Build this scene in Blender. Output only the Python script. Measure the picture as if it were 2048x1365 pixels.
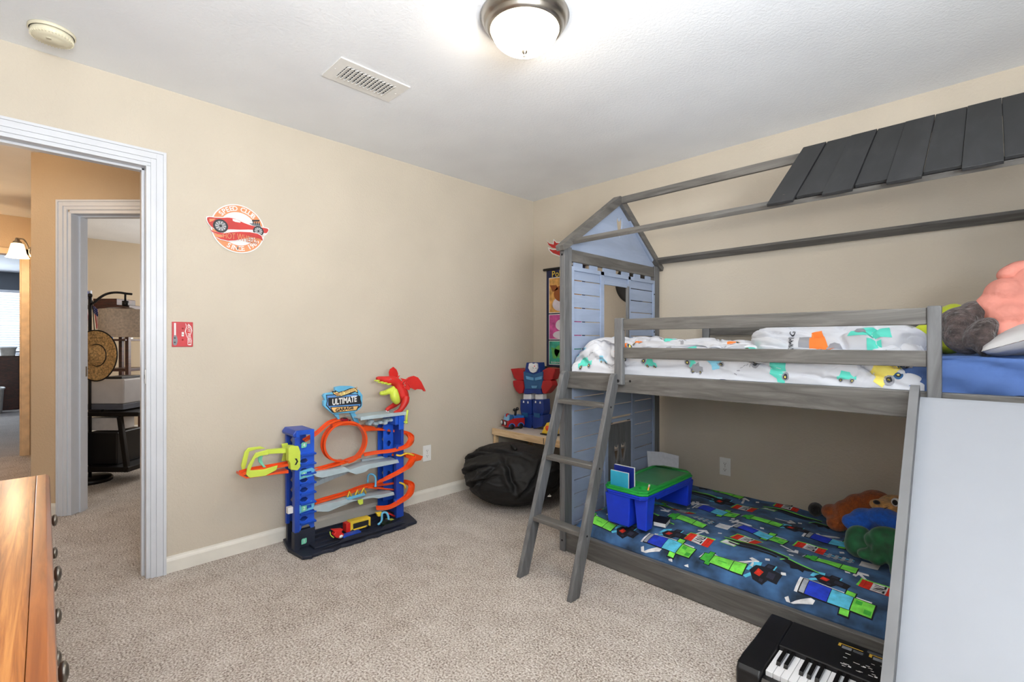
import bpy, math, random
from mathutils import Vector, Matrix, noise, geometry
from math import sin, cos, pi, radians, sqrt

# ---------------------------------------------------------------- scene, camera, light
for o in list(bpy.data.objects):
    bpy.data.objects.remove(o, do_unlink=True)
scene = bpy.context.scene
COL = scene.collection
random.seed(7)

def lin(c):
    return tuple(((v/255)/12.92 if v/255 <= .04045 else ((v/255+.055)/1.055)**2.4) for v in c) + (1,)

cam_data = bpy.data.cameras.new('camera')
cam_data.sensor_width = 36
cam_data.lens = 36*958.6/2048
cam_data.clip_start = .05
cam_data.clip_end = 60
cam = bpy.data.objects.new('camera', cam_data)
cam.location = (0, 0, 1.172)
cam.rotation_euler = (radians(90), 0, radians(45))
COL.objects.link(cam)
scene.camera = cam
scene.view_settings.view_transform = 'Standard'
scene.view_settings.look = 'None'
scene.view_settings.gamma = 1
scene.view_settings.use_curve_mapping = False
scene.view_settings.exposure = 0.18

world = bpy.data.worlds.new('world')
scene.world = world
world.use_nodes = True
world.node_tree.nodes['Background'].inputs[0].default_value = (.75, .87, 1, 1)
world.node_tree.nodes['Background'].inputs[1].default_value = 1.0

def area(name, loc, rot, sx, sy, power, color):
    l = bpy.data.lights.new(name, 'AREA')
    l.shape = 'RECTANGLE'; l.size = sx; l.size_y = sy
    l.energy = power; l.color = color
    o = bpy.data.objects.new(name, l)
    o.location = loc; o.rotation_euler = rot
    COL.objects.link(o)
    return o
def bulb(name, loc, power, color, r=.05):
    l = bpy.data.lights.new(name, 'POINT')
    l.energy = power; l.color = color; l.shadow_soft_size = r
    o = bpy.data.objects.new(name, l); o.location = loc
    COL.objects.link(o)
    return o
# daylight through the wall_right window, tipped up to brighten the ceiling; fill in wall_back
area('daylight_right', (.97, .12, 1.5), (0, radians(90+62), 0), 1.15, 1.1, 150, (.94, .975, 1))
area('fill_light_back', (.2, -.49, 1.5), (radians(90+45), 0, 0), 1.0, 1.15, 12, (.94, .975, 1))  # fill light added at the back wall, aimed upwards
# daylight through the office window; area lamp inside the far bedroom, beside its window
area('daylight_office', (-6.3, 2.47, 1.5), (radians(-90), 0, 0), 1.5, 1.2, 32, (1, .96, .9))
area('daylight_bedroom', (-12.6, -1.9, 1.5), (0, radians(-90), 0), 1.3, 1.3, 90, (.8, .9, 1))

# ---------------------------------------------------------------- materials
MATS = {}
def new_mat(name):
    m = bpy.data.materials.new(name); m.use_nodes = True
    nt = m.node_tree
    return m, nt, nt.nodes['Principled BSDF']
def coords(nt, scale=(1, 1, 1), rot=(0, 0, 0)):
    tc = nt.nodes.new('ShaderNodeTexCoord'); mp = nt.nodes.new('ShaderNodeMapping')
    mp.inputs['Scale'].default_value = scale; mp.inputs['Rotation'].default_value = rot
    nt.links.new(tc.outputs['Object'], mp.inputs[0])
    return mp.outputs[0]
def noise_tex(nt, vec, scale, detail=3, rough=.5, dist=0):
    n = nt.nodes.new('ShaderNodeTexNoise')
    n.inputs['Scale'].default_value = scale; n.inputs['Detail'].default_value = detail
    n.inputs['Roughness'].default_value = rough; n.inputs['Distortion'].default_value = dist
    nt.links.new(vec, n.inputs['Vector'])
    return n.outputs['Fac']
def ramp(nt, fac, stops):
    r = nt.nodes.new('ShaderNodeValToRGB')
    el = r.color_ramp.elements
    while len(el) < len(stops): el.new(.5)
    for e, (p, c) in zip(el, stops):
        e.position = p; e.color = lin(c)
    nt.links.new(fac, r.inputs[0])
    return r.outputs[0]
def bump(nt, bsdf, fac, strength, dist=.01):
    b = nt.nodes.new('ShaderNodeBump')
    b.inputs['Strength'].default_value = strength; b.inputs['Distance'].default_value = dist
    nt.links.new(fac, b.inputs['Height']); nt.links.new(b.outputs[0], bsdf.inputs['Normal'])

def M(name, c=None, rough=.5, metal=0, var=.06, vs=12, bs=0, bscale=80, bd=.003, coat=0, emit=0, sheen=0, trans=0, spec=None, stretch=(1, 1, 1)):
    """a plain paint, plastic or cloth with a little procedural unevenness"""
    if name in MATS: return MATS[name]
    m, nt, b = new_mat(name)
    v = coords(nt, stretch)
    f = noise_tex(nt, v, vs, 3)
    lo = tuple(max(0, x*(1-var)) for x in c); hi = tuple(min(255, x*(1+var)) for x in c)
    col = ramp(nt, f, [(.3, lo), (.7, hi)])
    nt.links.new(col, b.inputs['Base Color'])
    b.inputs['Roughness'].default_value = rough; b.inputs['Metallic'].default_value = metal
    if coat: b.inputs['Coat Weight'].default_value = coat
    if sheen: b.inputs['Sheen Weight'].default_value = sheen
    if trans: b.inputs['Transmission Weight'].default_value = trans
    if spec is not None: b.inputs['Specular IOR Level'].default_value = spec
    if bs: bump(nt, b, noise_tex(nt, v, bscale, 4), bs, bd)
    if emit:
        b.inputs['Emission Color'].default_value = lin(c); b.inputs['Emission Strength'].default_value = emit
    MATS[name] = m
    return m

def M_wall(name, c, bs=.5):
    m, nt, b = new_mat(name)
    v = coords(nt)
    f = noise_tex(nt, v, 2.5, 2)
    nt.links.new(ramp(nt, f, [(.3, tuple(x*.985 for x in c)), (.7, tuple(min(255, x*1.015) for x in c))]), b.inputs['Base Color'])
    b.inputs['Roughness'].default_value = .62
    b.inputs['Specular IOR Level'].default_value = .35
    bump(nt, b, noise_tex(nt, v, 75, 3, .55, .6), bs, .004)
    MATS[name] = m
    return m

def M_carpet(name, cs):
    m, nt, b = new_mat(name)
    v = coords(nt)
    f1 = noise_tex(nt, v, 130, 2, .6)
    f2 = noise_tex(nt, v, 9, 4, .7)
    f3 = noise_tex(nt, v, 1.8, 2, .5)
    a = nt.nodes.new('ShaderNodeMath'); a.operation = 'MULTIPLY_ADD'
    a.inputs[1].default_value = .75; nt.links.new(f1, a.inputs[0])
    s = nt.nodes.new('ShaderNodeMath'); s.operation = 'MULTIPLY'; s.inputs[1].default_value = .17
    nt.links.new(f2, s.inputs[0]); nt.links.new(s.outputs[0], a.inputs[2])
    a2 = nt.nodes.new('ShaderNodeMath'); a2.operation = 'MULTIPLY_ADD'; a2.inputs[1].default_value = .10
    nt.links.new(f3, a2.inputs[0]); nt.links.new(a.outputs[0], a2.inputs[2])
    nt.links.new(ramp(nt, a2.outputs[0], [(.38, cs[0]), (.50, cs[1]), (.64, cs[2])]), b.inputs['Base Color'])
    b.inputs['Roughness'].default_value = .95
    b.inputs['Specular IOR Level'].default_value = .1
    b.inputs['Sheen Weight'].default_value = .15
    bump(nt, b, f1, 1.0, .012)
    MATS[name] = m
    return m

def M_wood(name, cs, scale=(1.2, 18, 18), rough=.45, dist=2.2, coat=0, bs=.08, ns=2.2, detail=5):
    """grain runs along local X of the mapping"""
    m, nt, b = new_mat(name)
    v = coords(nt, scale)
    f = noise_tex(nt, v, ns, detail, .62, dist)
    nt.links.new(ramp(nt, f, [(.32, cs[0]), (.5, cs[1]), (.68, cs[2])]), b.inputs['Base Color'])
    b.inputs['Roughness'].default_value = rough
    if coat: b.inputs['Coat Weight'].default_value = coat; b.inputs['Coat Roughness'].default_value = .18
    bump(nt, b, f, bs, .002)
    MATS[name] = m
    return m

WALL = M_wall('wall_paint', (203, 193, 177))
HALLWALL = M_wall('hall_wall_paint', (205, 180, 148))
OFFWALL = M_wall('office_wall_paint', (205, 188, 164), .2)
BEDWALL = M_wall('bedroom_wall_paint', (112, 118, 126), .2)
CEIL = M_wall('ceiling_paint', (242, 246, 252), .45)
CARPET = M_carpet('carpet', [(128, 112, 100), (196, 184, 172), (240, 233, 226)])
CARPET2 = M_carpet('bedroom_carpet', [(140, 130, 124), (176, 168, 162), (205, 198, 194)])
TRIM = M('trim_white', (210, 213, 219), .32, var=.01, spec=.5)
GREY = M_wood('grey_stained_pine', [(78, 76, 73), (95, 93, 90), (112, 110, 107)], (1.1, 11, 11), dist=1.6)
GREYV = M_wood('grey_stained_pine_upright', [(82, 83, 84), (100, 101, 103), (118, 120, 122)], (11, 11, 1.1), dist=1.2)
GREYY = M_wood('grey_stained_pine_cross', [(80, 78, 75), (97, 95, 92), (114, 112, 109)], (11, 1.1, 11), dist=1.2)
BLUEG = M_wood('blue_grey_panel', [(144, 158, 182), (149, 163, 188), (154, 168, 193)], (9, 1.5, 9), dist=.8, bs=.04)
ROOFM = M_wood('charcoal_roof_board', [(20, 21, 23), (26, 27, 29), (36, 37, 39)], (9, 2, 3), rough=.55, dist=.6)
OAK = M_wood('oak', [(104, 52, 18), (160, 94, 40), (192, 128, 66)], (.7, 22, 22), rough=.36, dist=1.3, coat=.2, ns=3.2)
OAKEDGE = M_wood('oak_edge', [(106, 50, 18), (138, 72, 27), (162, 92, 40)], (1.2, 16, 16), rough=.3, dist=.8, coat=.5)
PINE = M_wood('raw_pine', [(196, 160, 118), (222, 190, 148), (236, 210, 172)], (1.2, 14, 14), rough=.55, dist=1.2)
DARKW = M_wood('dark_cherry_wood', [(42, 18, 14), (64, 28, 20), (84, 38, 28)], (3, 3, 10), rough=.35)
NICKEL = M('brushed_nickel', (170, 166, 160), .28, 1, vs=3)
KNOBM = M('pewter_knob', (120, 114, 106), .35, .9)
BLACKM = M('black_metal', (22, 20, 22), .4, .3)
WHITEP = M('white_plastic', (236, 236, 234), .35, var=.01)
SLOT = M('socket_slot', (60, 56, 52), .6)
BLACKP = M('black_plastic', (20, 20, 23), .38, var=.1)
# ---------------------------------------------------------------- mesh builder
class MB:
    def __init__(s): s.v = []; s.f = []; s.m = []; s.sm = []
    def add(s, vs, fs, m=0, smooth=False):
        n = len(s.v); s.v += [tuple(v) for v in vs]
        for f in fs:
            s.f.append(tuple(i+n for i in f)); s.m.append(m); s.sm.append(smooth)
        return s
    def box(s, x0, y0, z0, x1, y1, z1, m=0):
        if x0 > x1: x0, x1 = x1, x0
        if y0 > y1: y0, y1 = y1, y0
        if z0 > z1: z0, z1 = z1, z0
        v = [(x, y, z) for z in (z0, z1) for y in (y0, y1) for x in (x0, x1)]
        return s.add(v, [(0, 2, 3, 1), (4, 5, 7, 6), (0, 1, 5, 4), (2, 6, 7, 3), (0, 4, 6, 2), (1, 3, 7, 5)], m)
    def obox(s, c, a, b, d, m=0):
        """box from centre and three half vectors"""
        c, a, b, d = map(Vector, (c, a, b, d))
        if a.cross(b).dot(d) < 0: a = -a
        v = [c+a*i+b*j+d*k for k in (-1, 1) for j in (-1, 1) for i in (-1, 1)]
        return s.add(v, [(0, 2, 3, 1), (4, 5, 7, 6), (0, 1, 5, 4), (2, 6, 7, 3), (0, 4, 6, 2), (1, 3, 7, 5)], m)
    def beam(s, p, q, w, h, side=(1, 0, 0), m=0):
        """bar p to q, w along side, h across"""
        p, q, sd = Vector(p), Vector(q), Vector(side)
        t = (q-p); L = t.length; t.normalize()
        sd = (sd-t*sd.dot(t)).normalized(); up = t.cross(sd)
        return s.obox((p+q)/2, t*L/2, sd*w/2, up*h/2, m)
    def tube(s, pts, r, n=10, m=0, caps=True):
        pts = [Vector(p) for p in pts]
        if not isinstance(r, (list, tuple)): r = [r]*len(pts)
        t0 = (pts[1]-pts[0]).normalized()
        a = t0.orthogonal().normalized(); vs = []
        for i, p in enumerate(pts):
            t = (pts[min(i+1, len(pts)-1)]-pts[max(i-1, 0)]).normalized()
            a = (a-t*a.dot(t)).normalized(); b = t.cross(a)
            for k in range(n):
                th = 2*pi*k/n
                vs.append(p+(a*cos(th)+b*sin(th))*r[i])
        fs = [(i*n+k, i*n+(k+1) % n, (i+1)*n+(k+1) % n, (i+1)*n+k) for i in range(len(pts)-1) for k in range(n)]
        if caps:
            fs.append(tuple(reversed(range(n)))); fs.append(tuple((len(pts)-1)*n+k for k in range(n)))
        return s.add(vs, fs, m, True)
    def lathe(s, prof, c=(0, 0, 0), n=32, m=0, ax=(0, 0, 1), smooth=True):
        """profile of (radius, height) along ax from c"""
        ax = Vector(ax).normalized(); a = ax.orthogonal().normalized(); b = ax.cross(a); c = Vector(c)
        vs = []
        for r, h in prof:
            for k in range(n):
                th = 2*pi*k/n
                vs.append(c+ax*h+(a*cos(th)+b*sin(th))*max(r, 1e-5))
        fs = [(i*n+k, i*n+(k+1) % n, (i+1)*n+(k+1) % n, (i+1)*n+k) for i in range(len(prof)-1) for k in range(n)]
        return s.add(vs, fs, m, smooth)
    def prism(s, poly, o, u, v, th, m=0, holes=(), ms=None):
        """2D outline in frame (o,u,v), extruded by th along u x v"""
        o, u, v = Vector(o), Vector(u), Vector(v)
        w = u.cross(v).normalized()*th
        loops = [list(poly)]+[list(h) for h in holes]
        flat = [p for l in loops for p in l]
        tris = geometry.tessellate_polygon([[Vector((p[0], p[1], 0)) for p in l] for l in loops])
        N = len(flat)
        P = [o+u*p[0]+v*p[1] for p in flat]
        def orient(t):
            a, b, c = (flat[i] for i in t)
            return (b[0]-a[0])*(c[1]-a[1])-(b[1]-a[1])*(c[0]-a[0])
        fs = []; side = []
        for t in tris:
            if orient(t) < 0: t = (t[0], t[2], t[1])
            top = tuple(i+N for i in t); bot = (t[0], t[2], t[1])
            if th < 0: top, bot = tuple(reversed(top)), tuple(reversed(bot))
            fs.append(top); fs.append(bot)
        k = 0
        for li, l in enumerate(loops):
            n = len(l)
            ar = sum(l[i][0]*l[(i+1) % n][1]-l[(i+1) % n][0]*l[i][1] for i in range(n))
            for i in range(n):
                a, b = k+i, k+(i+1) % n
                q = (a, b, b+N, a+N)
                if (ar < 0) != (li > 0): q = tuple(reversed(q))
                if th < 0: q = tuple(reversed(q))
                side.append(q)
            k += n
        s.add(P+[p+w for p in P], fs, m)
        n0 = len(s.v)-2*N
        for q in side:
            s.f.append(tuple(i+n0 for i in q)); s.m.append(m if ms is None else ms); s.sm.append(False)
        return s
    def ell(s, c, r, rot=None, nu=20, nv=12, m=0, e=1.0):
        c = Vector(c); R = rot if rot is not None else Matrix.Identity(3)
        def p(x): return (abs(x)**e)*(1 if x >= 0 else -1)
        vs = []
        for j in range(nv+1):
            ph = -pi/2+pi*j/nv
            for i in range(nu):
                th = 2*pi*i/nu
                vs.append(c+R @ Vector((r[0]*p(cos(ph))*p(cos(th)), r[1]*p(cos(ph))*p(sin(th)), r[2]*p(sin(ph)))))
        fs = [(j*nu+i, j*nu+(i+1) % nu, (j+1)*nu+(i+1) % nu, (j+1)*nu+i) for j in range(nv) for i in range(nu)]
        return s.add(vs, fs, m, True)
    def surf(s, fn, u0, u1, v0, v1, nu, nv, m=0, mf=None, flip=False):
        vs = [fn(u0+(u1-u0)*i/nu, v0+(v1-v0)*j/nv) for j in range(nv+1) for i in range(nu+1)]
        n0 = len(s.v); s.v += [tuple(v) for v in vs]
        for j in range(nv):
            for i in range(nu):
                a = j*(nu+1)+i
                f = (a, a+1, a+nu+2, a+nu+1)
                if flip: f = tuple(reversed(f))
                s.f.append(tuple(n0+k for k in f)); s.sm.append(True)
                s.m.append(m if mf is None else mf(u0+(u1-u0)*(i+.5)/nu, v0+(v1-v0)*(j+.5)/nv))
        return s
    def decal(s, poly, fn, m, step=.02, lift=.0012):
        """printed shape laid on the surface fn(u,v)"""
        pl = []
        n = len(poly)
        for i in range(n):
            a, b = Vector(poly[i]), Vector(poly[(i+1) % n])
            k = max(1, int((b-a).length/step))
            for j in range(k): pl.append(a+(b-a)*j/k)
        N = len(pl)
        xs = [p.x for p in pl]; ys = [p.y for p in pl]
        pts = list(pl)
        def inside(x, y):
            r = False; j = N-1
            for i in range(N):
                if (ys[i] > y) != (ys[j] > y) and x < (xs[j]-xs[i])*(y-ys[i])/(ys[j]-ys[i])+xs[i]: r = not r
                j = i
            return r
        x = min(xs)+step/2
        while x < max(xs):
            y = min(ys)+step/2
            while y < max(ys):
                if inside(x, y) and min((Vector((x, y))-q).length for q in pl) > step*.3: pts.append(Vector((x, y)))
                y += step
            x += step
        res = geometry.delaunay_2d_cdt(pts, [], [list(range(N))], 1, 1e-6)
        V, Fc = res[0], res[2]
        e = .002; out = []
        for p in V:
            P = Vector(fn(p.x, p.y))
            nrm = (Vector(fn(p.x+e, p.y))-P).cross(Vector(fn(p.x, p.y+e))-P)
            nrm = nrm.normalized() if nrm.length > 0 else Vector((0, 0, 1))
            out.append(P+nrm*lift)
        fs = []
        for f in Fc:
            a, b, c = V[f[0]], V[f[1]], V[f[2]]
            ar = (b.x-a.x)*(c.y-a.y)-(b.y-a.y)*(c.x-a.x)
            fs.append(tuple(f) if ar > 0 else tuple(reversed(f)))
        return s.add(out, fs, m, True)
    def text(s, body, size, o, u, v, m=0, off=0, ext=.0005, fn=None, align='CENTER', shear=0):
        """lettering in frame (o,u,v); fn warps the flat letter coordinates"""
        vs, fs = letters(body, off, align)
        o, u, v = Vector(o), Vector(u), Vector(v); w = u.cross(v).normalized()
        out = []
        for x, y in vs:
            x, y = x*size, y*size
            x += y*shear
            if fn: x, y = fn(x, y)
            out.append(o+u*x+v*y+w*ext)
        return s.add(out, fs, m)
    def build(s, name, mats, parent=None, bevel=0, seg=2, remesh=0, smooth=0, sub=0):
        me = bpy.data.meshes.new(name)
        me.from_pydata(s.v, [], s.f)
        if not isinstance(mats, (list, tuple)): mats = [mats]
        for m in mats: me.materials.append(m)
        me.polygons.foreach_set('material_index', s.m)
        me.polygons.foreach_set('use_smooth', s.sm)
        me.update()
        o = bpy.data.objects.new(name, me); COL.objects.link(o)
        if parent is not None:
            o.parent = parent
            o.matrix_parent_inverse = Matrix.Translation(parent.location).inverted()
        if bevel:
            b = o.modifiers.new('bevel', 'BEVEL'); b.width = bevel; b.segments = seg
            b.limit_method = 'ANGLE'; b.angle_limit = radians(40)
        if remesh:
            r = o.modifiers.new('remesh', 'REMESH'); r.mode = 'VOXEL'; r.voxel_size = remesh; r.use_smooth_shade = True
        if smooth:
            r = o.modifiers.new('smooth', 'SMOOTH'); r.iterations = smooth; r.factor = .6
        if sub:
            r = o.modifiers.new('subdivision', 'SUBSURF'); r.levels = sub; r.render_levels = sub
        return o

_L = {}
def letters(body, off, align):
    k = (body, off, align)
    if k in _L: return _L[k]
    cu = bpy.data.curves.new('letters', 'FONT'); cu.body = body; cu.size = 1; cu.align_x = align; cu.align_y = 'CENTER'
    cu.offset = off; cu.resolution_u = 3; cu.fill_mode = 'FRONT'
    ob = bpy.data.objects.new('letters', cu); COL.objects.link(ob)
    dg = bpy.context.evaluated_depsgraph_get(); dg.update()
    me = bpy.data.meshes.new_from_object(ob.evaluated_get(dg))
    vs = [(p.co.x, p.co.y) for p in me.vertices]
    fs = []
    for p in me.polygons:
        f = tuple(p.vertices)
        a, b, c = vs[f[0]], vs[f[1]], vs[f[2]]
        if p.normal.z < 0: f = tuple(reversed(f))
        fs.append(f)
    bpy.data.objects.remove(ob, do_unlink=True); bpy.data.curves.remove(cu); bpy.data.meshes.remove(me)
    _L[k] = (vs, fs)
    return _L[k]

def tag(o, label, cat, group=None):
    o['label'] = label; o['category'] = cat
    if group: o['group'] = group
    return o
def thing(name, loc, label, cat, group=None):
    o = bpy.data.objects.new(name, None); o.empty_display_size = .05; o.location = loc
    COL.objects.link(o)
    return tag(o, label, cat, group)
def struct(o):
    o['kind'] = 'structure'; return o
def stuff(o):
    o['kind'] = 'stuff'; return o
X_, Y_, Z_ = Vector((1, 0, 0)), Vector((0, 1, 0)), Vector((0, 0, 1))
def circ(cx, cy, r, n=24, ry=None, a0=0, a1=2*pi):
    ry = r if ry is None else ry
    return [(cx+r*cos(a0+(a1-a0)*i/n), cy+ry*sin(a0+(a1-a0)*i/n)) for i in range(n)]
def heart(cx, cy, w, h):
    return [(cx, cy+h*.3), (cx+w*.2, cy+h*.47), (cx+w*.4, cy+h*.45), (cx+w*.5, cy+h*.25), (cx+w*.35, cy-h*.1), (cx, cy-h*.5),
            (cx-w*.35, cy-h*.1), (cx-w*.5, cy+h*.25), (cx-w*.4, cy+h*.45), (cx-w*.2, cy+h*.47)]
def catmull(pts, k=6):
    pts = [Vector(p) for p in pts]; out = []
    n = len(pts)
    for i in range(n-1):
        p0, p1, p2, p3 = pts[max(i-1, 0)], pts[i], pts[i+1], pts[min(i+2, n-1)]
        for j in range(k):
            t = j/k
            out.append(.5*((2*p1)+(p2-p0)*t+(2*p0-5*p1+4*p2-p3)*t*t+(3*p1-p0-3*p2+p3)*t**3))
    out.append(pts[-1])
    return out
def closed_curve(pts, k=5):
    """smooth closed 2D outline"""
    P = [Vector((p[0], p[1])) for p in pts]; n = len(P); out = []
    for i in range(n):
        p0, p1, p2, p3 = P[i-1], P[i], P[(i+1) % n], P[(i+2) % n]
        for j in range(k):
            t = j/k
            q = .5*((2*p1)+(p2-p0)*t+(2*p0-5*p1+4*p2-p3)*t*t+(3*p1-p0-3*p2+p3)*t**3)
            out.append((q.x, q.y))
    return out

# ---------------------------------------------------------------- the room
XA, YB, XC, YD, ZC = -2.942, 3.218, .95, -.47, 2.44
TW = .118                        # wall thickness
def wall_yz(mb, x0, x1, y0, y1, z0, z1, holes):
    """slab between x0..x1 with rectangular holes (ya,yb,za,zb)"""
    outer = [(y0, z0), (y1, z0), (y1, z1), (y0, z1)]
    if not holes: return mb.box(x0, y0, z0, x1, y1, z1)
    ys = sorted({y0, y1}|{h[0] for h in holes}|{h[1] for h in holes})
    for a, b in zip(ys, ys[1:]):
        hh = [h for h in holes if h[0] <= a and h[1] >= b]
        z = z0
        for h in sorted(hh, key=lambda h: h[2]):
            if h[2] > z: mb.box(x0, a, z, x1, b, h[2])
            z = h[3]
        if z < z1: mb.box(x0, a, z, x1, b, z1)
    return mb
def wall_xz(mb, y0, y1, x0, x1, z0, z1, holes):
    xs = sorted({x0, x1}|{h[0] for h in holes}|{h[1] for h in holes})
    for a, b in zip(xs, xs[1:]):
        hh = [h for h in holes if h[0] <= a and h[1] >= b]
        z = z0
        for h in sorted(hh, key=lambda h: h[2]):
            if h[2] > z: mb.box(a, y0, z, b, y1, h[2])
            z = h[3]
        if z < z1: mb.box(a, y0, z, b, y1, z1)
    return mb
struct(MB().box(-7.05, -1.3, -.1, XC+.12, YB+.12, 0).build('floor', CARPET))
struct(MB().box(-8, -1.3, ZC, XC+.12, YB+.12, ZC+.1).build('ceiling', CEIL))
DOOR = (-.39, .40, 0, 2.04)
struct(wall_yz(MB(), XA-TW, XA, YD-.12, YB+.12, 0, ZC, [DOOR]).build('wall_left', WALL))
struct(MB().box(XA-TW, YB, 0, XC+.12, YB+.12, ZC).build('wall_far', WALL))
struct(wall_yz(MB(), XC, XC+.12, YD-.12, YB, 0, ZC, [(-.45, .69, .9, 2.1)]).build('wall_right', WALL))
struct(wall_xz(MB(), YD-.12, YD, XA, XC, 0, ZC, [(-.35, .75, .9, 2.1)]).build('wall_back', WALL))
# windows behind the camera, the second one added for fill: frame and sill
w = MB()
for y0, y1, z0, z1 in ((-.45, -.41, .9, 2.1), (.65, .69, .9, 2.1), (-.45, .69, .9, .94), (-.45, .69, 2.06, 2.1)):
    w.box(XC+.06, y0, z0, XC+.11, y1, z1)
w.box(XC-.02, -.47, .87, XC+.1, .73, .9)
struct(w.build('window_1', TRIM, bevel=.003))
w = MB()
for x0, x1, z0, z1 in ((-.35, -.30, .9, 2.1), (.70, .75, .9, 2.1), (-.35, .75, .9, .95), (-.35, .75, 2.05, 2.1)):
    w.box(x0, YD-.11, z0, x1, YD-.06, z1)
struct(w.build('added_window', TRIM, bevel=.003))  # unseen window added in the back wall to hold the fill light
# bedroom door: jamb and moulded casing
def casing_profile_yz(x, s, y_in, y_out, z_top_in, z_top_out, mb):
    """stepped moulding round an opening: s=+1 faces +X"""
    for a, b, t in ((0, .35, .012), (.35, .8, .017), (.8, 1, .022)):
        yi = y_in+(y_out-y_in)*a; yo = y_in+(y_out-y_in)*b
        zi = z_top_in+(z_top_out-z_top_in)*a; zo = z_top_in+(z_top_out-z_top_in)*b
        mb.box(x, yi, 0, x+s*t, yo, zo)
    return mb
cs = MB()
y0, y1, z1 = DOOR[0], DOOR[1], DOOR[3]
for a, b, t in ((0, .35, .012), (.35, .8, .017), (.8, 1, .022)):
    for face, sg in ((XA, 1), (XA-TW, -1)):
        ya, yb = y1+.012+.062*a, y1+.012+.062*b
        za, zb = z1+.012+.062*a, z1+.012+.062*b
        cs.box(face, ya, 0, face+sg*t, yb, zb)
        cs.box(face, y0-.012-.062*b, 0, face+sg*t, y0-.012-.062*a, zb)
        cs.box(face, y0-.012-.062*a, za, face+sg*t, ya, zb)
struct(cs.build('trim_1', TRIM, bevel=.0008))
jb = MB()
jb.box(XA-TW-.004, y1-.006, 0, XA+.004, y1+.014, z1)
jb.box(XA-TW-.004, y0-.014, 0, XA+.004, y0+.006, z1)
jb.box(XA-TW-.004, y0-.014, z1-.006, XA+.004, y1+.014, z1+.014)
jb.box(XA-TW+.03, y1-.018, 0, XA-.045, y1-.006, z1-.006)
jb.box(XA-TW+.03, y0+.006, 0, XA-.045, y0+.018, z1-.006)
jb.box(XA-TW+.03, y0+.006, z1-.018, XA-.045, y1-.006, z1-.006)
dj = struct(jb.build('door_1', TRIM, bevel=.002))
# strike plate on the jamb
sp = MB().box(XA-.035, y1-.0085, .96, XA-.008, y1-.006, 1.03).box(XA-.028, y1-.009, .985, XA-.016, y1-.0082, 1.005, 1)
sp.build('strike_plate', [NICKEL, SLOT], dj)
# baseboards
def base_profile(mb, p, q, nrm, h=.082, t=.012):
    p, q, n = Vector(p), Vector(q), Vector(nrm).normalized()
    prof = [(0, 0), (t, 0), (t, h*.72), (t*.75, h*.84), (t*.45, h*.9), (t*.35, h), (0, h)]
    vs = [pt+n*a+Z_*b for pt in (p, q) for a, b in prof]
    k = len(prof)
    fs = [(i, (i+1) % k, (i+1) % k+k, i+k) for i in range(k)]+[tuple(reversed(range(k))), tuple(range(k, 2*k))]
    d = (q-p).cross(Z_).dot(n)
    if d > 0: fs = [tuple(reversed(f)) for f in fs]
    return mb.add(vs, fs)
BASEB = M('baseboard_cream', (232, 228, 218), .4, var=.015)
struct(base_profile(MB(), (XA, .475, 0), (XA, YB, 0), (1, 0, 0)).build('baseboard_left', BASEB))
struct(base_profile(MB(), (XA, YB, 0), (XC, YB, 0), (0, -1, 0)).build('baseboard_far', BASEB))

# ---------------------------------------------------------------- ceiling fittings
def ceiling_light():
    cx, cy = -1.29, 1.36
    t = thing('ceiling_light', (cx, cy, ZC), 'round flush ceiling light with a brushed nickel ring and frosted glass dome', 'ceiling light')
    MB().lathe([(0, 0), (.172, 0), (.174, -.006), (.168, -.012), (.166, -.022), (.156, -.034), (.152, -.037), (.150, -.046), (.140, -.056), (.135, -.058), (.131, -.052), (.1, -.04)],
               (cx, cy, ZC), 64).build('base_ring', NICKEL, t)
    g = M('lit_frosted_glass', (255, 236, 208), .3, emit=40, var=0)
    prof = [(.131*cos(a), -.05-.085*sin(a)) for a in [i*pi/2/14 for i in range(15)]]
    MB().lathe(prof, (cx, cy, ZC), 64).build('glass_dome', g, t)
    MB().lathe([(0, -.128), (.014, -.131), (.016, -.136), (.006, -.146), (.004, -.150), (.0065, -.155), (0, -.161)], (cx, cy, ZC), 24).build('finial', NICKEL, t)
ceiling_light()
def smoke_detector():
    cx, cy = -2.715, .056
    t = thing('smoke_detector', (cx, cy, ZC), 'round cream smoke detector on the ceiling above the doorway', 'smoke detector')
    cream = M('cream_plastic', (226, 220, 196), .4, var=.02)
    MB().lathe([(0, 0), (.073, 0), (.073, -.010), (.069, -.012)], (cx, cy, ZC), 48).build('mounting_ring', cream, t)
    b = MB().lathe([(.062, -.010), (.066, -.012), (.066, -.026), (.060, -.036), (.045, -.041), (.030, -.042), (.028, -.044), (0, -.044)], (cx, cy, ZC), 48)
    for i in range(40):
        a = 2*pi*i/40
        b.obox((cx+.063*cos(a), cy+.063*sin(a), ZC-.030), (.004*cos(a), .004*sin(a), 0), (-.0013*sin(a), .0013*cos(a), 0), (0, 0, .0055))
    b.build('cover', cream, t, bevel=0)
    MB().lathe([(0, -.0445), (.008, -.0465), (.009, -.044)], (cx+.025, cy-.01, ZC), 16).build('test_button', cream, t)
smoke_detector()
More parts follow.
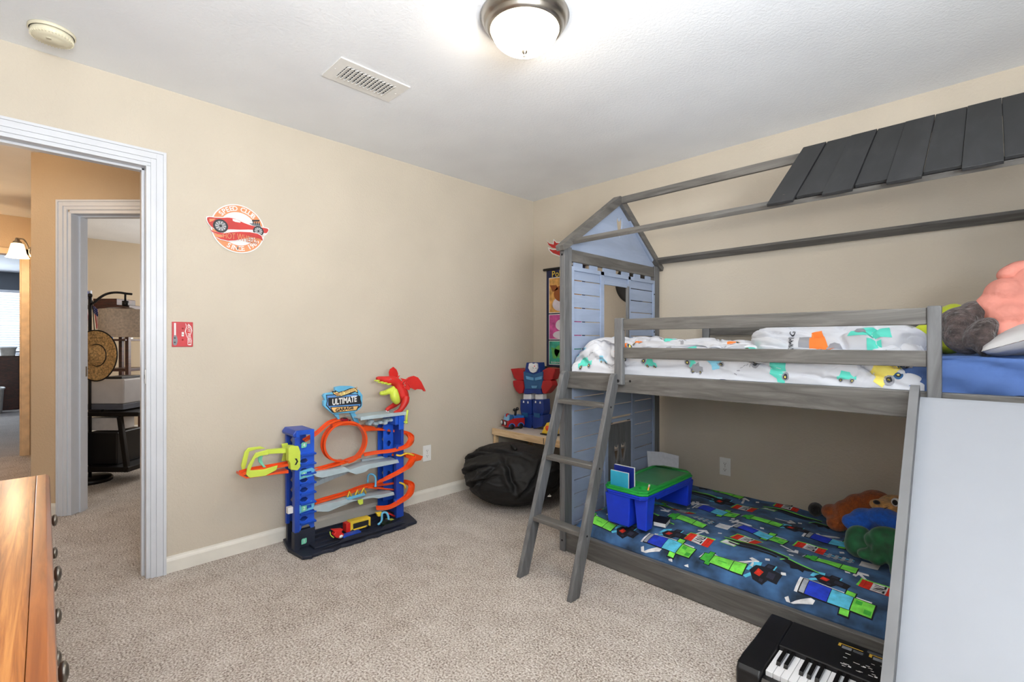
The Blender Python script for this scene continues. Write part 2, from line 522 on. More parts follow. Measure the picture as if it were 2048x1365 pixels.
def vent():
    x0, x1, y0, y1 = -2.253, -2.048, .972, 1.330
    t = thing('ceiling_vent', ((x0+x1)/2, (y0+y1)/2, ZC), 'white louvred air vent in the ceiling', 'air vent')
    f = MB()
    z = ZC-.005
    ix0, ix1, iy0, iy1 = x0+.043, x1-.043, y0+.05, y1-.05
    for a, b, c, d in ((x0, ix0, y0, y1), (ix1, x1, y0, y1), (ix0, ix1, y0, iy0), (ix0, ix1, iy1, y1)):
        f.box(a, c, z, b, d, ZC)
    f.build('frame', WHITEP, t)
    MB().box(ix0, iy0, ZC-.001, ix1, iy1, ZC).build('duct', M('duct_dark', (70, 70, 72), .8), t)
    n = 13
    lv = MB()
    for i in range(n):
        y = iy0+(iy1-iy0)*(i+.5)/n
        lv.obox(((ix0+ix1)/2, y, ZC-.007), ((ix1-ix0)/2, 0, 0), (0, .0085, .0035), (0, -.0006, .0010))
    for i in range(6):
        x = ix0+(ix1-ix0)*(i+.5)/6
        lv.box(x-.0008, iy0, ZC-.003, x+.0008, iy1, ZC-.0015)
    lv.build('louvres', WHITEP, t)
    for y in (y0+.02, y1-.02):
        MB().lathe([(.004, -.005), (.003, -.0065), (0, -.007)], ((x0+x1)/2, y, ZC), 12).build('screw', WHITEP, t)
vent()

# ---------------------------------------------------------------- hall, office and far bedroom beyond the doorway
S5 = sqrt(.5)
FWD = Vector((-S5, S5, 0)); RGT = Vector((S5, S5, 0))
K = FWD*3.22+RGT*(-3.2315)                  # corner where the angled hall wall starts
def ang(l, d=0, z=0):                        # point on the angled wall, l along it, d behind it
    p = K+RGT*l+FWD*d
    return Vector((p.x, p.y, z))
OP0, OP1 = .262, 1.08                        # office doorway along the angled wall
w = MB()
for a, b, z0, z1 in ((0, OP0, 0, ZC), (OP1, 1.60, 0, ZC), (OP0, OP1, 2.04, ZC)):
    w.obox(ang((a+b)/2, .06, (z0+z1)/2), RGT*(b-a)/2, FWD*.06, Z_*(z1-z0)/2)
struct(w.build('wall_hall_angled', HALLWALL))
c = MB()
for a, b, t in ((0, .35, .012), (.35, .8, .017), (.8, 1, .022)):
    la, lb = OP0-.012-.065*a, OP0-.012-.065*b
    ra, rb = OP1+.012+.065*a, OP1+.012+.065*b
    za, zb = 2.052+.065*a, 2.052+.065*b
    c.obox(ang((la+lb)/2, -t/2, zb/2), RGT*abs(lb-la)/2, FWD*t/2, Z_*zb/2)
    c.obox(ang((ra+rb)/2, -t/2, zb/2), RGT*abs(rb-ra)/2, FWD*t/2, Z_*zb/2)
    c.obox(ang((la+ra)/2, -t/2, (za+zb)/2), RGT*(ra-la)/2, FWD*t/2, Z_*(zb-za)/2)
struct(c.build('trim_2', TRIM, bevel=.0008))
c = MB()
c.obox(ang(OP0-.002, .06, 1.02), RGT*.012, FWD*.064, Z_*1.02)
c.obox(ang(OP1+.002, .06, 1.02), RGT*.012, FWD*.064, Z_*1.02)
c.obox(ang((OP0+OP1)/2, .06, 2.04), RGT*(OP1-OP0)/2, FWD*.064, Z_*.012)
c.obox(ang(OP0+.015, .075, 1.02), RGT*.006, FWD*.02, Z_*1.02)
c.obox(ang((OP0+OP1)/2, .075, 2.024), RGT*(OP1-OP0)/2, FWD*.02, Z_*.006)
od = struct(c.build('door_2', TRIM, bevel=.002))
MB().obox(ang(OP0+.011, .105, .96), RGT*.001, FWD*.012, Z_*.035).build('strike_plate', NICKEL, od)
struct(base_profile(MB(), ang(.0, 0), ang(OP0-.078, 0), -FWD).build('baseboard_hall', BASEB))
# hall walls
e = ang(1.6)
struct(MB().box(e.x-.05, e.y, 0, XA-TW, e.y+.1, ZC).build('wall_hall_end', HALLWALL))
struct(MB().box(-7.0, K.y, 0, K.x, K.y+.12, ZC).build('wall_hall_right', HALLWALL))
struct(MB().box(-7.12, -1.3, 0, XA-TW, -1.2, ZC).build('wall_hall_left', HALLWALL))
struct(wall_yz(MB(), -7.12, -7.0, -1.2, K.y+.12, 0, ZC, [(-.90, -.085, 0, 2.05)]).build('wall_hall_far', HALLWALL))
tan = M('cream_door_trim', (232, 206, 168), .4)
c = MB().box(-7.0, -.083, 0, -6.98, -.022, 2.11).box(-7.0, -.96, 0, -6.98, -.9, 2.11).box(-7.0, -.96, 2.05, -6.98, -.022, 2.11)
c.box(-7.12, -.095, 0, -7.0, -.083, 2.05).box(-7.12, -.902, 0, -7.0, -.89, 2.05)
struct(c.build('trim_3', tan, bevel=.002))
# wall sconce
t = thing('wall_sconce', (-6.22, K.y, 1.98), 'lit wall sconce with a bell shaped glass shade in the hall', 'wall lamp')
MB().lathe([(0, 0), (.045, 0), (.045, .008), (.02, .018), (0, .02)], (-6.2, K.y, 1.985), 24, ax=(0, -1, 0)).build('wall_plate', NICKEL, t)
MB().tube(catmull([(-6.2, K.y-.01, 1.985), (-6.21, K.y-.03, 2.06), (-6.23, K.y-.055, 2.10), (-6.26, K.y-.088, 2.10), (-6.265, K.y-.090, 2.085)]), .006, 8).build('arm', NICKEL, t)
sx, sy = -6.265, K.y-.090
MB().lathe([(0, 2.11), (.012, 2.11), (.018, 2.085), (.030, 2.075), (.031, 2.06)], (sx, sy, 0), 24).build('shade_holder', NICKEL, t)
sg = M('lit_sconce_glass', (255, 236, 196), .3, emit=2.2, var=0)
MB().lathe([(.030, 2.062), (.042, 2.055), (.050, 2.02), (.060, 1.97), (.076, 1.935), (.080, 1.93), (.074, 1.932), (.0, 1.94)], (sx, sy, 0), 32).build('glass_shade', sg, t)
bulb('sconce_light', (sx, sy-.02, 1.85), 13, (1, .72, .42), .06)
bulb('hall_fill_light', (-4.0, -.75, 2.2), 10, (1, .74, .46), .12)  # bare unseen lamp added for more warm light in the hall

# far bedroom
struct(MB().box(-12.95, -3.2, -.1, -7.05, .6, 0).build('floor_bedroom', CARPET2))
struct(MB().box(-12.95, -3.2, ZC, -8, .6, ZC+.1).build('ceiling_bedroom', CEIL))
struct(wall_yz(MB(), -12.95, -12.8, -3.2, .6, 0, ZC, [(-.63, -.13, .92, 2.09)]).build('wall_bedroom_far', BEDWALL))
struct(MB().box(-12.8, .5, 0, -7.9, .6, ZC).build('wall_bedroom_right', BEDWALL))
struct(MB().box(-12.8, -3.2, 0, -7.12, -3.1, ZC).build('wall_bedroom_left', BEDWALL))
struct(MB().box(-7.12, -3.2, 0, -7.0, -1.3, ZC).build('wall_bedroom_near', BEDWALL))
f = MB().box(-12.9, -.63, .92, -12.86, -.6, 2.09).box(-12.9, -.16, .92, -12.86, -.13, 2.09).box(-12.9, -.63, .92, -12.86, -.13, .95).box(-12.9, -.63, 2.06, -12.86, -.13, 2.09).box(-12.9, -.63, 1.49, -12.86, -.13, 1.52)
struct(f.build('window_3', TRIM))
blm = M('sunlit_blind_slat', (245, 248, 255), .5, var=0)
t = thing('window_blind', (-12.79, -.38, 2.09), 'white horizontal window blind glowing with daylight in the far bedroom', 'window blind')
sl = MB()
for i in range(26):
    z = .97+i*.0425
    sl.obox((-12.78, -.38, z), (.015, 0, .013), (0, .25, 0), (.0006, 0, -.0008))
sl.build('slats', blm, t)
MB().box(-12.80, -.64, 2.06, -12.75, -.12, 2.11).build('head_rail', blm, t)
area('window_daylight', (-13.0, -.38, 1.5), (0, radians(-90), 0), 1.2, .6, 22, (.85, .92, 1))
# bright sky outside the bedroom window comes from the world
t = thing('bedroom_dresser', (-11.9, -.22, 0), 'dark brown chest with pale drawer fronts under the far bedroom window', 'dresser')
MB().box(-12.6, -.50, 0, -11.8, -.16, .92).build('body', DARKW, t, bevel=.01)
dfm = M('pale_drawer_front', (176, 172, 160), .5)
for i in range(3):
    MB().box(-12.58, -.16, .05+i*.29, -11.82, -.14, .32+i*.29).build('drawer', dfm, t, bevel=.005)
wk = M('white_wicker', (224, 220, 212), .7, bs=.8, bscale=60, bd=.01)
def basket(name, x, y, z, rx, ry, h, label):
    t = thing(name, (x, y, z), label, 'basket')
    b = MB(); n = 36; vs = []
    prof = [(0, 0), (.85, 0), (.9, .02), (1, h), (1.03, h), (1.03, h-.02), (.97, h-.02), (.88, .03), (0, .03)]
    for r, q in prof:
        for k in range(n):
            a = 2*pi*k/n
            s_ = 1/max(abs(cos(a)), abs(sin(a)))**.7
            vs.append((x+rx*r*cos(a)*s_, y+ry*r*sin(a)*s_, z+q))
    fs = [(i*n+k, i*n+(k+1) % n, (i+1)*n+(k+1) % n, (i+1)*n+k) for i in range(len(prof)-1) for k in range(n)]
    b.add(vs, fs, 0, True); b.build('woven_body', wk, t)
    MB().tube([(x+rx*1.02*cos(2*pi*k/n)/max(abs(cos(2*pi*k/n)), abs(sin(2*pi*k/n)))**.7, y+ry*1.02*sin(2*pi*k/n)/max(abs(cos(2*pi*k/n)), abs(sin(2*pi*k/n)))**.7, z+h) for k in range(n+1)], .012, 8, caps=False).build('rim', WHITEP, t)
basket('storage_basket', -11.9, -.30, .92, .18, .10, .14, 'small white basket on top of the far bedroom chest')
basket('laundry_basket', -11.45, -.55, 0, .22, .22, .4, 'large white wicker basket on the far bedroom carpet')
# cup shaped holder on the hall wall
t = MB().lathe([(0, 0), (.022, 0), (.03, .08), (.034, .082), (.034, .086), (.026, .084), (.019, .006), (0, .006)], (-7.39, -0.036, 0.277), 20).build('wall_cup', M('clear_plastic_cup', (225, 220, 215), .2, var=.02))
tag(t, 'small clear cup hooked at low height on the hall door trim', 'cup')

# office
struct(MB().box(-7.98, .15, 0, -7.86, 3.0, ZC).build('wall_office_far', OFFWALL))
struct(MB().box(-7.9, K.y+.12, 0, K.x-.02, K.y+.18, ZC).build('wall_office_left', OFFWALL))
struct(wall_xz(MB(), 2.5, 2.6, -7.9, -3.0, 0, ZC, [(-7.1, -5.5, .85, 2.1)]).build('wall_office_right', OFFWALL))
struct(base_profile(MB(), (-7.86, .2, 0), (-7.86, 2.5, 0), (1, 0, 0)).build('baseboard_office', BASEB))
struct(MB().box(-7.9, -1.3, -.1, XA, 3.0, -.002).build('floor_office', CARPET))
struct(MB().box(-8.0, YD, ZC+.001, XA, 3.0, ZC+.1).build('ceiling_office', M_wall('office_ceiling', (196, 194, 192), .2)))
struct(MB().box(-3.2, e.y, 0, -3.06, 3.0, ZC).build('wall_office_near', OFFWALL))

def wp(d, px_, py_):                          # shorthand for a point d ahead of the doorway line of sight
    return FWD*d+RGT*((px_-1024)/958.6*d)+Z_*(1.172+(683-py_)/958.6*d)
# floor lamp with arched arm and drum shade
P0 = Vector([-5.319, 0.338, 1.541])
lx, ly = P0.x, P0.y
t = thing('arc_floor_lamp', (lx, ly, 0), 'black arched floor lamp with a beige linen drum shade in the office', 'floor lamp')
MB().lathe([(0, 0), (.15, 0), (.15, .025), (.14, .035), (.02, .04), (0, .04)], (lx, ly, 0), 40).build('base', BLACKM, t)
MB().tube([(lx, ly, .03), (lx, ly, P0.z)], .012, 12).lathe([(0, .02), (.014, .015), (.018, 0), (.014, -.012), (0, -.02)], (lx, ly, P0.z+.01), 16).build('pole', BLACKM, t)
arm = [(-5.31, 0.347, 1.483), (-5.318, 0.367, 1.499), (-5.325, 0.402, 1.539), (-5.328, 0.442, 1.571), (-5.312, 0.486, 1.586), (-5.309, 0.532, 1.589), (-5.31, 0.574, 1.584), (-5.325, 0.615, 1.583)]
MB().tube(catmull(arm, 4), .010, 10).build('arm', BLACKM, t)
sc = Vector([-5.302, 0.567, 1.325])
MB().tube([(-5.302, 0.567, 1.581), (-5.302, 0.567, 1.518)], .008, 8).tube([(-5.302, 0.567, 1.52), (-5.302, 0.567, 1.471)], .024, 14).build('socket', BLACKM, t)
LINEN = M('beige_linen', (196, 180, 164), .85, bs=.4, bscale=300, var=.09, vs=60)
SR, SH = .18, .118
MB().lathe([(SR, -SH), (SR*.985, SH), (SR*.975, SH), (SR*.99, -SH), (SR, -SH)], tuple(sc), 48).build('drum_shade', LINEN, t)
sp = MB()
for k in range(3):
    a = k*2*pi/3+.3
    sp.tube([(sc.x, sc.y, sc.z+SH+.02), (sc.x+SR*.6*cos(a), sc.y+SR*.6*sin(a), sc.z+SH+.012), (sc.x+SR*.98*cos(a), sc.y+SR*.98*sin(a), sc.z+SH-.004)], .003, 6)
sp.build('shade_spider', NICKEL, t)
# straw hat hung on the lamp pole
HC = Vector([-5.091, 0.368, 1.057])
STRAW = M('woven_straw', (188, 150, 98), .8, bs=1, bscale=90, bd=.006, var=.25, vs=70)
t = thing('straw_hat', (HC.x, HC.y, HC.z), 'wide brimmed straw hat with black edging hanging in front of the lamp pole', 'hat')
hb = MB(); n = 64
axis = -FWD; hu = RGT; hv = Z_
def hatp(r, a, dep):
    ex = 1.0+.0*cos(a)
    return HC+hu*(r*.86*cos(a))+hv*(r*sin(a))+axis*dep
prof = [(.0, .075), (.015, .078), (.035, .100), (.052, .108), (.064, .098), (.076, .04), (.084, .008), (.10, .0), (.15, .004), (.19, .015), (.205, .012), (.19, .008), (.1, -.006), (.0, -.006)]
vs = []
for r, dp in prof:
    for k in range(n):
        a = 2*pi*k/n
        vs.append(hatp(r*(1+.03*sin(3*a+1)), a, dp+(.012*cos(2*a) if r > .12 else 0)+(.012*cos(2*a-.6) if .01 < r < .07 else 0)))
hb.add(vs, [(i*n+k, (i+1)*n+k, (i+1)*n+(k+1) % n, i*n+(k+1) % n) for i in range(len(prof)-1) for k in range(n)], 0, True)
hb.build('crown_and_brim', STRAW, t)
MB().tube([hatp(.204*(1+.03*sin(3*2*pi*k/48+1)), 2*pi*k/48, .012+.012*cos(4*pi*k/48)) for k in range(49)], .005, 6, caps=False).build('edge_binding', BLACKM, t)
MB().tube([hatp(.088, 2*pi*k/48, .006) for k in range(49)], .004, 6, caps=False).build('hat_band', BLACKM, t)
# printer on a black folding stand
def obx(name, mat, d0, d1, xa, xb, ya, yb, parent=None, bev=.004, dm=None):
    """box between depths d0,d1, spanning the given directions measured at its near face"""
    l0, l1 = (xa-1024)/958.6*d0, (xb-1024)/958.6*d0
    z0, z1 = 1.172+(683-yb)/958.6*d0, 1.172+(683-ya)/958.6*d0
    c_ = FWD*(d0+d1)/2+RGT*(l0+l1)/2+Z_*(z0+z1)/2
    return MB().obox(c_, RGT*(l1-l0)/2, FWD*(d1-d0)/2, Z_*(z1-z0)/2).build(name, mat, parent, bevel=bev)
pw = M('grey_white_casing', (196, 194, 196), .4, var=.02); pg = M('slate_casing', (92, 96, 108), .4)
pt = tuple(FWD*4.2+RGT*(-3.55)+Z_*.56)
t = thing('printer', pt, 'boxy white printer with a grey base on the black stand in the office', 'printer')
obx('white_cover', pw, 4.0, 4.3, 172, 247.5, 760, 809, t, .008)
obx('grey_base', pg, 4.0, 4.3, 172, 246, 809.5, 821, t)
obx('paper_tray', BLACKP, 3.97, 4.0, 176, 202, 821, 824.5, t, .001)
obx('scanner_lid', BLACKP, 4.05, 4.28, 205, 243, 754.5, 759.5, t)
t = thing('printer_stand', tuple(FWD*4.1+RGT*(-3.5)), 'black shelf stand carrying the printer in the office', 'stand')
obx('top_shelf', BLACKM, 3.95, 4.32, 170, 276, 825.5, 834, t)
fr = MB()
def P(d, x, y): return wp(d, x, y)
for a_, b_, w_ in ((P(3.95, 170, 835), P(3.95, 168, 955), .03), (P(3.98, 240, 835), P(3.93, 255, 945), .035), (P(4.3, 238, 835), P(4.3, 240, 925), .03)):
    MB().beam(a_, b_, w_, .03, RGT).build('side_post', BLACKM, t, bevel=.003)
obx('lower_shelf', BLACKM, 3.9, 4.3, 166, 256, 936, 946, t)
obx('back_panel', BLACKM, 4.28, 4.31, 170, 238, 865, 932, t)
t = tag(obx('paper_box', M('white_box_board', (214, 208, 204), .7), 4.02, 4.2, 174, 235, 837, 862, None, .002), 'white cardboard box of paper on the shelf under the printer', 'box')
t = tag(obx('storage_bin', BLACKP, 3.98, 4.26, 173, 234, 866, 931, None, .01), 'black storage bin standing at the bottom of the printer stand', 'bin')
# dark wood desk with hutch
t = thing('office_desk', (-7.2, .75, 0), 'dark cherry wood desk with a raised hutch shelf in the office', 'desk')
obx('desk_top', DARKW, 4.7, 5.9, 236, 330, 766, 771, t)
obx('apron', DARKW, 4.75, 4.8, 246, 330, 772, 797, t)
dl = MB()
def vpost(d, x, z0, z1, s_=.022):
    p = FWD*d+RGT*((x-1024)/958.6*d)
    dl = MB().obox(p+Z_*(z0+z1)/2, RGT*s_, FWD*s_, Z_*(z1-z0)/2)
    return dl
zt = 1.172-(766-683)/958.6*4.7
vpost(4.74, 283.5, 0, zt-.03).build('leg', DARKW, t, bevel=.003)
vpost(5.5, 256, 0, zt-.03).build('leg', DARKW, t, bevel=.003)
p = FWD*4.9+RGT*((262-1024)/958.6*4.9)
MB().beam(P(4.74, 283, 905), P(5.5, 262, 868), .02, .05, Z_).build('stretcher', DARKW, t)
vpost(5.0, 256, zt, 1.33, .018).build('hutch_post', DARKW, t, bevel=.002)
vpost(5.3, 243, zt, 1.33, .018).build('hutch_post', DARKW, t, bevel=.002)
obx('hutch_shelf', DARKW, 4.95, 5.35, 160, 250, 679, 683, t)
obx('upper_shelf', DARKW, 4.9, 5.2, 160, 258, 611, 619, t)
obx('lower_shelf', DARKW, 5.0, 5.3, 200, 258, 738, 744, t)
tag(obx('storage_case', DARKW, 4.9, 5.15, 186, 233, 598, 611, None, .004), 'dark reddish wooden case lying on the top hutch shelf', 'box')
tag(obx('tin_can', NICKEL, 5.02, 5.08, 247, 257, 676.2, 678.9, None, .002), 'small silvery tin on the hutch shelf below the lampshade', 'tin')
# small flags on sticks
FLR = M('flag_red', (178, 40, 48), .7); FLW = M('flag_white', (228, 226, 222), .7); FLB = M('flag_blue', (40, 48, 110), .7)
def flag(d, x, ytop, ybot, wpx, lean, label):
    top = P(d, x, ytop); bot = P(d, x+lean, ybot)
    t = thing('flag', tuple(bot), label, 'flag', 'small flags in the office')
    MB().tube([top+Z_*.04, bot-Z_*.12], .004, 6).build('stick', BLACKM, t)
    c = MB(); n = 13; W_ = wpx/958.6*d
    dn = (bot-top)
    for i in range(n):
        a, b = i/n, (i+1)/n
        q = [top+RGT*W_*a, top+RGT*W_*b]
        off = FWD*(.006*sin(i*1.3)); off2 = FWD*(.006*sin((i+1)*1.3))
        sag = Z_*(-.05*a); sag2 = Z_*(-.05*b)
        v = [q[0]+off+sag, q[1]+off2+sag2, q[1]+off2+sag2+dn*.9, q[0]+off+sag+dn*.9]
        m = 0 if i % 2 == 0 else 1
        if i > 0:
            c.add(v, [(0, 1, 2, 3)], m, True)
        k = .32
        mid = [v[0]-FWD*.002, v[1]-FWD*.002, v[1]-FWD*.002+dn*k, v[0]-FWD*.002+dn*k]
        c.add(mid, [(0, 1, 2, 3)], 2, True)
        if i % 3 == 1:
            for j in range(4):
                p = mid[0]+(mid[1]-mid[0])*.5+dn*(k*(j+.5)/4)-FWD*.001
                c.add([p+RGT*.003, p+Z_*.004, p-RGT*.003, p-Z_*.004], [(0, 1, 2, 3)], 1)
    o = c.build('cloth', [FLR, FLW, FLB], t)
flag(4.6, 184.5, 610, 660, 12, 6, 'small striped flag just right of the black lamp pole')
flag(4.6, 167, 614, 650, 9, 3, 'small striped flag just left of the black lamp pole')
for i, (x0, x1, y0, col, lb) in enumerate(((197.5, 200, 637, (60, 50, 120), 'purple book just left of the lampshade in the office'), (200.3, 203, 640, (214, 150, 50), 'yellow book just left of the lampshade in the office'), (203.3, 207, 635, (58, 96, 168), 'blue book just left of the lampshade in the office'))):
    bk = obx('book', M('book_cover_%d' % i, col, .5), 5.0, 5.12, x0, x1, y0, 678.8, None, .001)
    tag(bk, lb, 'book', 'books on the office hutch')
t = thing('figurine', tuple(P(4.95, 175, 608)), 'small white and blue ornament with a round red badge on the office shelf', 'ornament')
obx('card', M('pale_card', (206, 212, 224), .6), 4.95, 4.97, 166, 181, 582, 610.6, t, .001)
o = MB().ell(P(4.93, 174.5, 586), (.016, .012, .018), nu=14, nv=8).ell(P(4.93, 174.5, 594), (.012, .012, .03), nu=14, nv=8).build('figure', M('figure_blue', (76, 90, 150), .5), t)

# ---------------------------------------------------------------- bunk bed with house roof, ladder and slide
XP = -1.675                       # inside face of the left end
bed = thing('bunk_bed', (-.65, 2.65, 0), 'grey stained wooden bunk bed with a house roof frame, ladder and white slide', 'bunk bed')
FY0, FY1, BY0, BY1 = 2.088, 2.155, 3.10, 3.165
XR = .37
def part(name, mb, mat, bev=.003, parent=None):
    return mb.build(name, mat, parent or bed, bevel=bev)
for x0, x1 in ((XP-.036, XP), (XR-.036, XR)):
    for y0, y1 in ((FY0, FY1), (BY0, BY1)):
        part('corner_post', MB().box(x0, y0, 0, x1, y1, 1.70), GREYV)
# bolt heads on the near post
def bolt(x, y, z, nrm, r=.006, parent=None):
    return MB().lathe([(r, 0), (r, .0015), (r*.7, .003), (r*.45, .003), (r*.4, .001), (0, .001)], (x, y, z), 14, ax=nrm).build('bolt', BLACKM, parent or bed)
bolt(XP-.018, FY0, 1.655, (0, -1, 0)); bolt(XP-.018, FY0, .06, (0, -1, 0))
# cross rails at both ends and long rails
for x0, x1 in ((XP-.032, XP-.006), (XR-.030, XR-.006)):
    part('end_rail', MB().box(x0, FY1, 1.622, x1, BY0, 1.692), GREYY)
    part('end_rail', MB().box(x0, FY1, 0.01, x1, BY0, .115), GREYY)
part('side_rail', MB().box(XP, 2.10, .912, XR, 2.128, 1.003), GREY)
part('side_rail', MB().box(XP, 3.12, .912, XR, 3.148, 1.003), GREY)
part('floor_rail', MB().box(XP, 2.10, .003, XR, 2.128, .115), GREY)
part('floor_rail', MB().box(XP, 3.12, .003, XR, 3.148, .115), GREY)
for z in (.935, .06):
    sl = MB()
    part('slat_support', MB().box(XP, 2.13, z-.02, XR, 2.15, z), GREY, 0)
    part('slat_support', MB().box(XP, 3.10, z-.02, XR, 3.118, z), GREY, 0)
    for i in range(12):
        x = XP+.09+i*.165
        part('bed_slat', MB().box(x, 2.13, z, x+.07, 3.118, z+.014), PINE if z > .5 else GREYY, 0)
# guard rail in front
GX0, GX1 = -1.345, -.115
gp = [(-1.345, -1.298), (-.150, -.113)]
for a, b in gp:
    o = part('guard_post', MB().box(a, 2.072, .952, b, 2.10, 1.287), GREYV, .004)
    bolt((a+b)/2, 2.072, .972, (0, -1, 0), .008, o)
part('guard_board', MB().box(-1.298, 2.082, 1.226, -.150, 2.10, 1.282), GREY)
part('guard_board', MB().box(-1.298, 2.082, 1.086, -.150, 2.10, 1.140), GREY)
bolt(-1.27, 2.10, .972, (0, -1, 0), .006); bolt(-.085, 2.10, .965, (0, -1, 0), .006)
part('rear_guard_board', MB().box(-1.34, 3.12, 1.21, XR, 3.14, 1.262), GREY)
part('rear_guard_board', MB().box(-1.34, 3.12, 1.07, XR, 3.14, 1.12), GREY)
part('rear_guard_post', MB().box(-1.34, 3.10, 1.0, -1.295, 3.12, 1.262), GREYV)

# slatted end panels in pale blue grey
ZT, ZU, ZL = 1.582, .99, .118
def end_panel(name, z0, z1, hole, pitch=.079):
    """boards with narrow gaps, battens on the inside; hole = (ya, yb, za, zb)"""
    b = MB(); x0, x1 = XP-.020, XP-.011
    y0, y1 = FY1, BY0
    z = z1; k = 0
    while z > z0+.005:
        zb = max(z0, z-pitch+.005)
        segs = [(y0, y1)]
        if hole and zb < hole[3]-.001 and z > hole[2]+.001:
            segs = [(y0, hole[0]), (hole[1], y1)]
        for a, c in segs: b.box(x0, a, zb, x1, c, z)
        z -= pitch
    for a, c in ((y0, y0+.022), (hole[0]-.036, hole[0]), (hole[1], hole[1]+.03), (y1-.022, y1)):
        b.box(x1, a, z0, x1+.010, c, z1-.001)
    b.box(x1, y0+.022, z1-.024, x1+.010, y1-.022, z1-.001)
    if hole[2] > z0+.02: b.box(x1, hole[0]-.03, hole[2]-.03, x1+.010, hole[1]+.03, hole[2])
    b.box(x1, hole[0], hole[3], x1+.010, hole[1], hole[3]+.022)
    # comb of spacer blocks against the cross rail
    return b
up = end_panel('upper_end_panel', .99, 1.597, (2.476, 2.752, 1.19, 1.519))
for i, (a, c) in enumerate(((2.185, 2.27), (2.34, 2.42), (2.48, 2.62), (2.69, 2.78), (2.84, 2.92), (2.99, 3.06))):
    up.box(XP-.020, a, 1.597, XP-.011, c, 1.622)
part('upper_end_panel', up, BLUEG, .0015)
part('lower_end_panel', end_panel('l', .118, .925, (2.52, 2.80, .118, .66)), BLUEG, .0015)
bolt(XP-.001, 3.09, 1.50, (1, 0, 0), .005); bolt(XP-.001, 3.09, 1.235, (1, 0, 0), .005); bolt(XP-.001, 3.09, .86, (1, 0, 0), .005)
# hinged window shutter edge and the pair of little doors with heart holes
part('window_shutter_edge', MB().box(XP-.012, 2.752-.016, 1.19, XP+.006, 2.752, 1.527), GREYV, .001)
for s, (a, c) in enumerate(((2.523, 2.658), (2.662, 2.797))):
    hcx = c-.028 if s == 0 else a+.045
    hh = [(hcx+(p[0]), p[1]) for p in closed_curve(heart(0, .455, .058, .13), 3)]
    mb = MB().prism([(a, .13), (c, .13), (c, .645), (a, .645)], (XP-.022, 0, 0), Y_, Z_, .012, holes=[hh])
    part('house_door', mb, GREYV, .001)
    part('hinge', MB().box(XP-.010, a+.02 if s == 0 else c-.05, .655, XP-.004, a+.05 if s == 0 else c-.02, .665), BLACKM, 0)
# gable
YR, ZR = 2.655, 2.085
tri = [(2.125, 1.69), (3.135, 1.69), (2.668, 2.045), (2.642, 2.045)]
part('gable_panel', MB().prism(tri, (XP-.024, 0, 0), Y_, Z_, .010, holes=[closed_curve(heart(2.668, 1.900, .062, .135), 3)]), BLUEG, .001)
def rafters(x0, x1, first):
    for s, (ye, yr) in enumerate(((2.055, YR+.0), (3.235-.02, YR+.0))):
        d = Vector((0, yr-ye, ZR-1.685)).normalized()
        n = Vector((0, -d.z, d.y)) if s == 0 else Vector((0, d.z, -d.y))
        if n.z < 0: n = -n
        a = Vector((x0, ye, 1.685)); b = Vector((x0, yr, ZR+.018))
        t = .036
        if s == 0: poly = [(ye, 1.70), (ye+.012, 1.672), (ye+.062, 1.694), (yr, ZR-.038), (yr, ZR+.008), (yr-.02, ZR+.008)]
        else: poly = [(ye-.008, 1.700), (ye-.022, 1.672), (ye-.068, 1.694), (yr, ZR-.038), (yr, ZR+.008), (yr+.02, ZR+.008)]
        part('rafter', MB().prism(poly, (x0, 0, 0), Y_, Z_, x1-x0), GREYY, .002)
rafters(XP-.040, XP+.012, True)
rafters(XR-.036, XR, False)
part('rafter_cleat', MB().beam((XP-.008, 2.78, 1.965), (XP-.008, 3.075, 1.735), .018, .022, X_), BLUEG, .003)
sl_f = Vector((0, YR-2.055, ZR-1.70)).normalized()          # direction up the front roof slope
nf = Vector((0, -sl_f.z, sl_f.y))
part('eave_beam', MB().obox(((XP+XR)/2, 2.168, 1.738), X_*((XR-XP)/2+.0), sl_f*.024, nf*.010), GREY, .002)
part('ridge_beam', MB().box(XP+.012, YR-.010, 2.046, XR, YR+.010, 2.090), GREY, .002)
part('rear_eave_beam', MB().obox(((XP+XR)/2, 3.135, 1.738), X_*((XR-XP)/2), Vector((0, -sl_f.y, sl_f.z))*.026, Vector((0, sl_f.z, sl_f.y))*.010), GREY, .002)
# charcoal roof boards, alternately over and under
i = 0; x = -.640
E0, R0_ = Vector((0, 2.162, 1.752)), Vector((0, 2.643, 2.096))
sl2 = (R0_-E0).normalized(); n2 = Vector((0, -sl2.z, sl2.y))
while x < XR-.02:
    over = i % 2 == 0
    top = R0_-sl2*(.012 if over else -.004)
    bot = E0-sl2*(.078 if over else .034)
    c = (top+bot)/2+n2*(.0135 if over else .0075); c.x = x+.0475
    L = (top-bot).length
    o = part('roof_board', MB().obox(c, X_*.0472, sl2*L/2, n2*.006), ROOFM, .0015)
    if i == 0:
        for e_ in (L/2-.03, -(L/2-.07)):
            MB().lathe([(.004, 0), (.004, .0006), (0, .0006)], c+sl2*e_+n2*.006, 10, ax=n2).build('screw', SLOT, o)
    x += .0955; i += 1
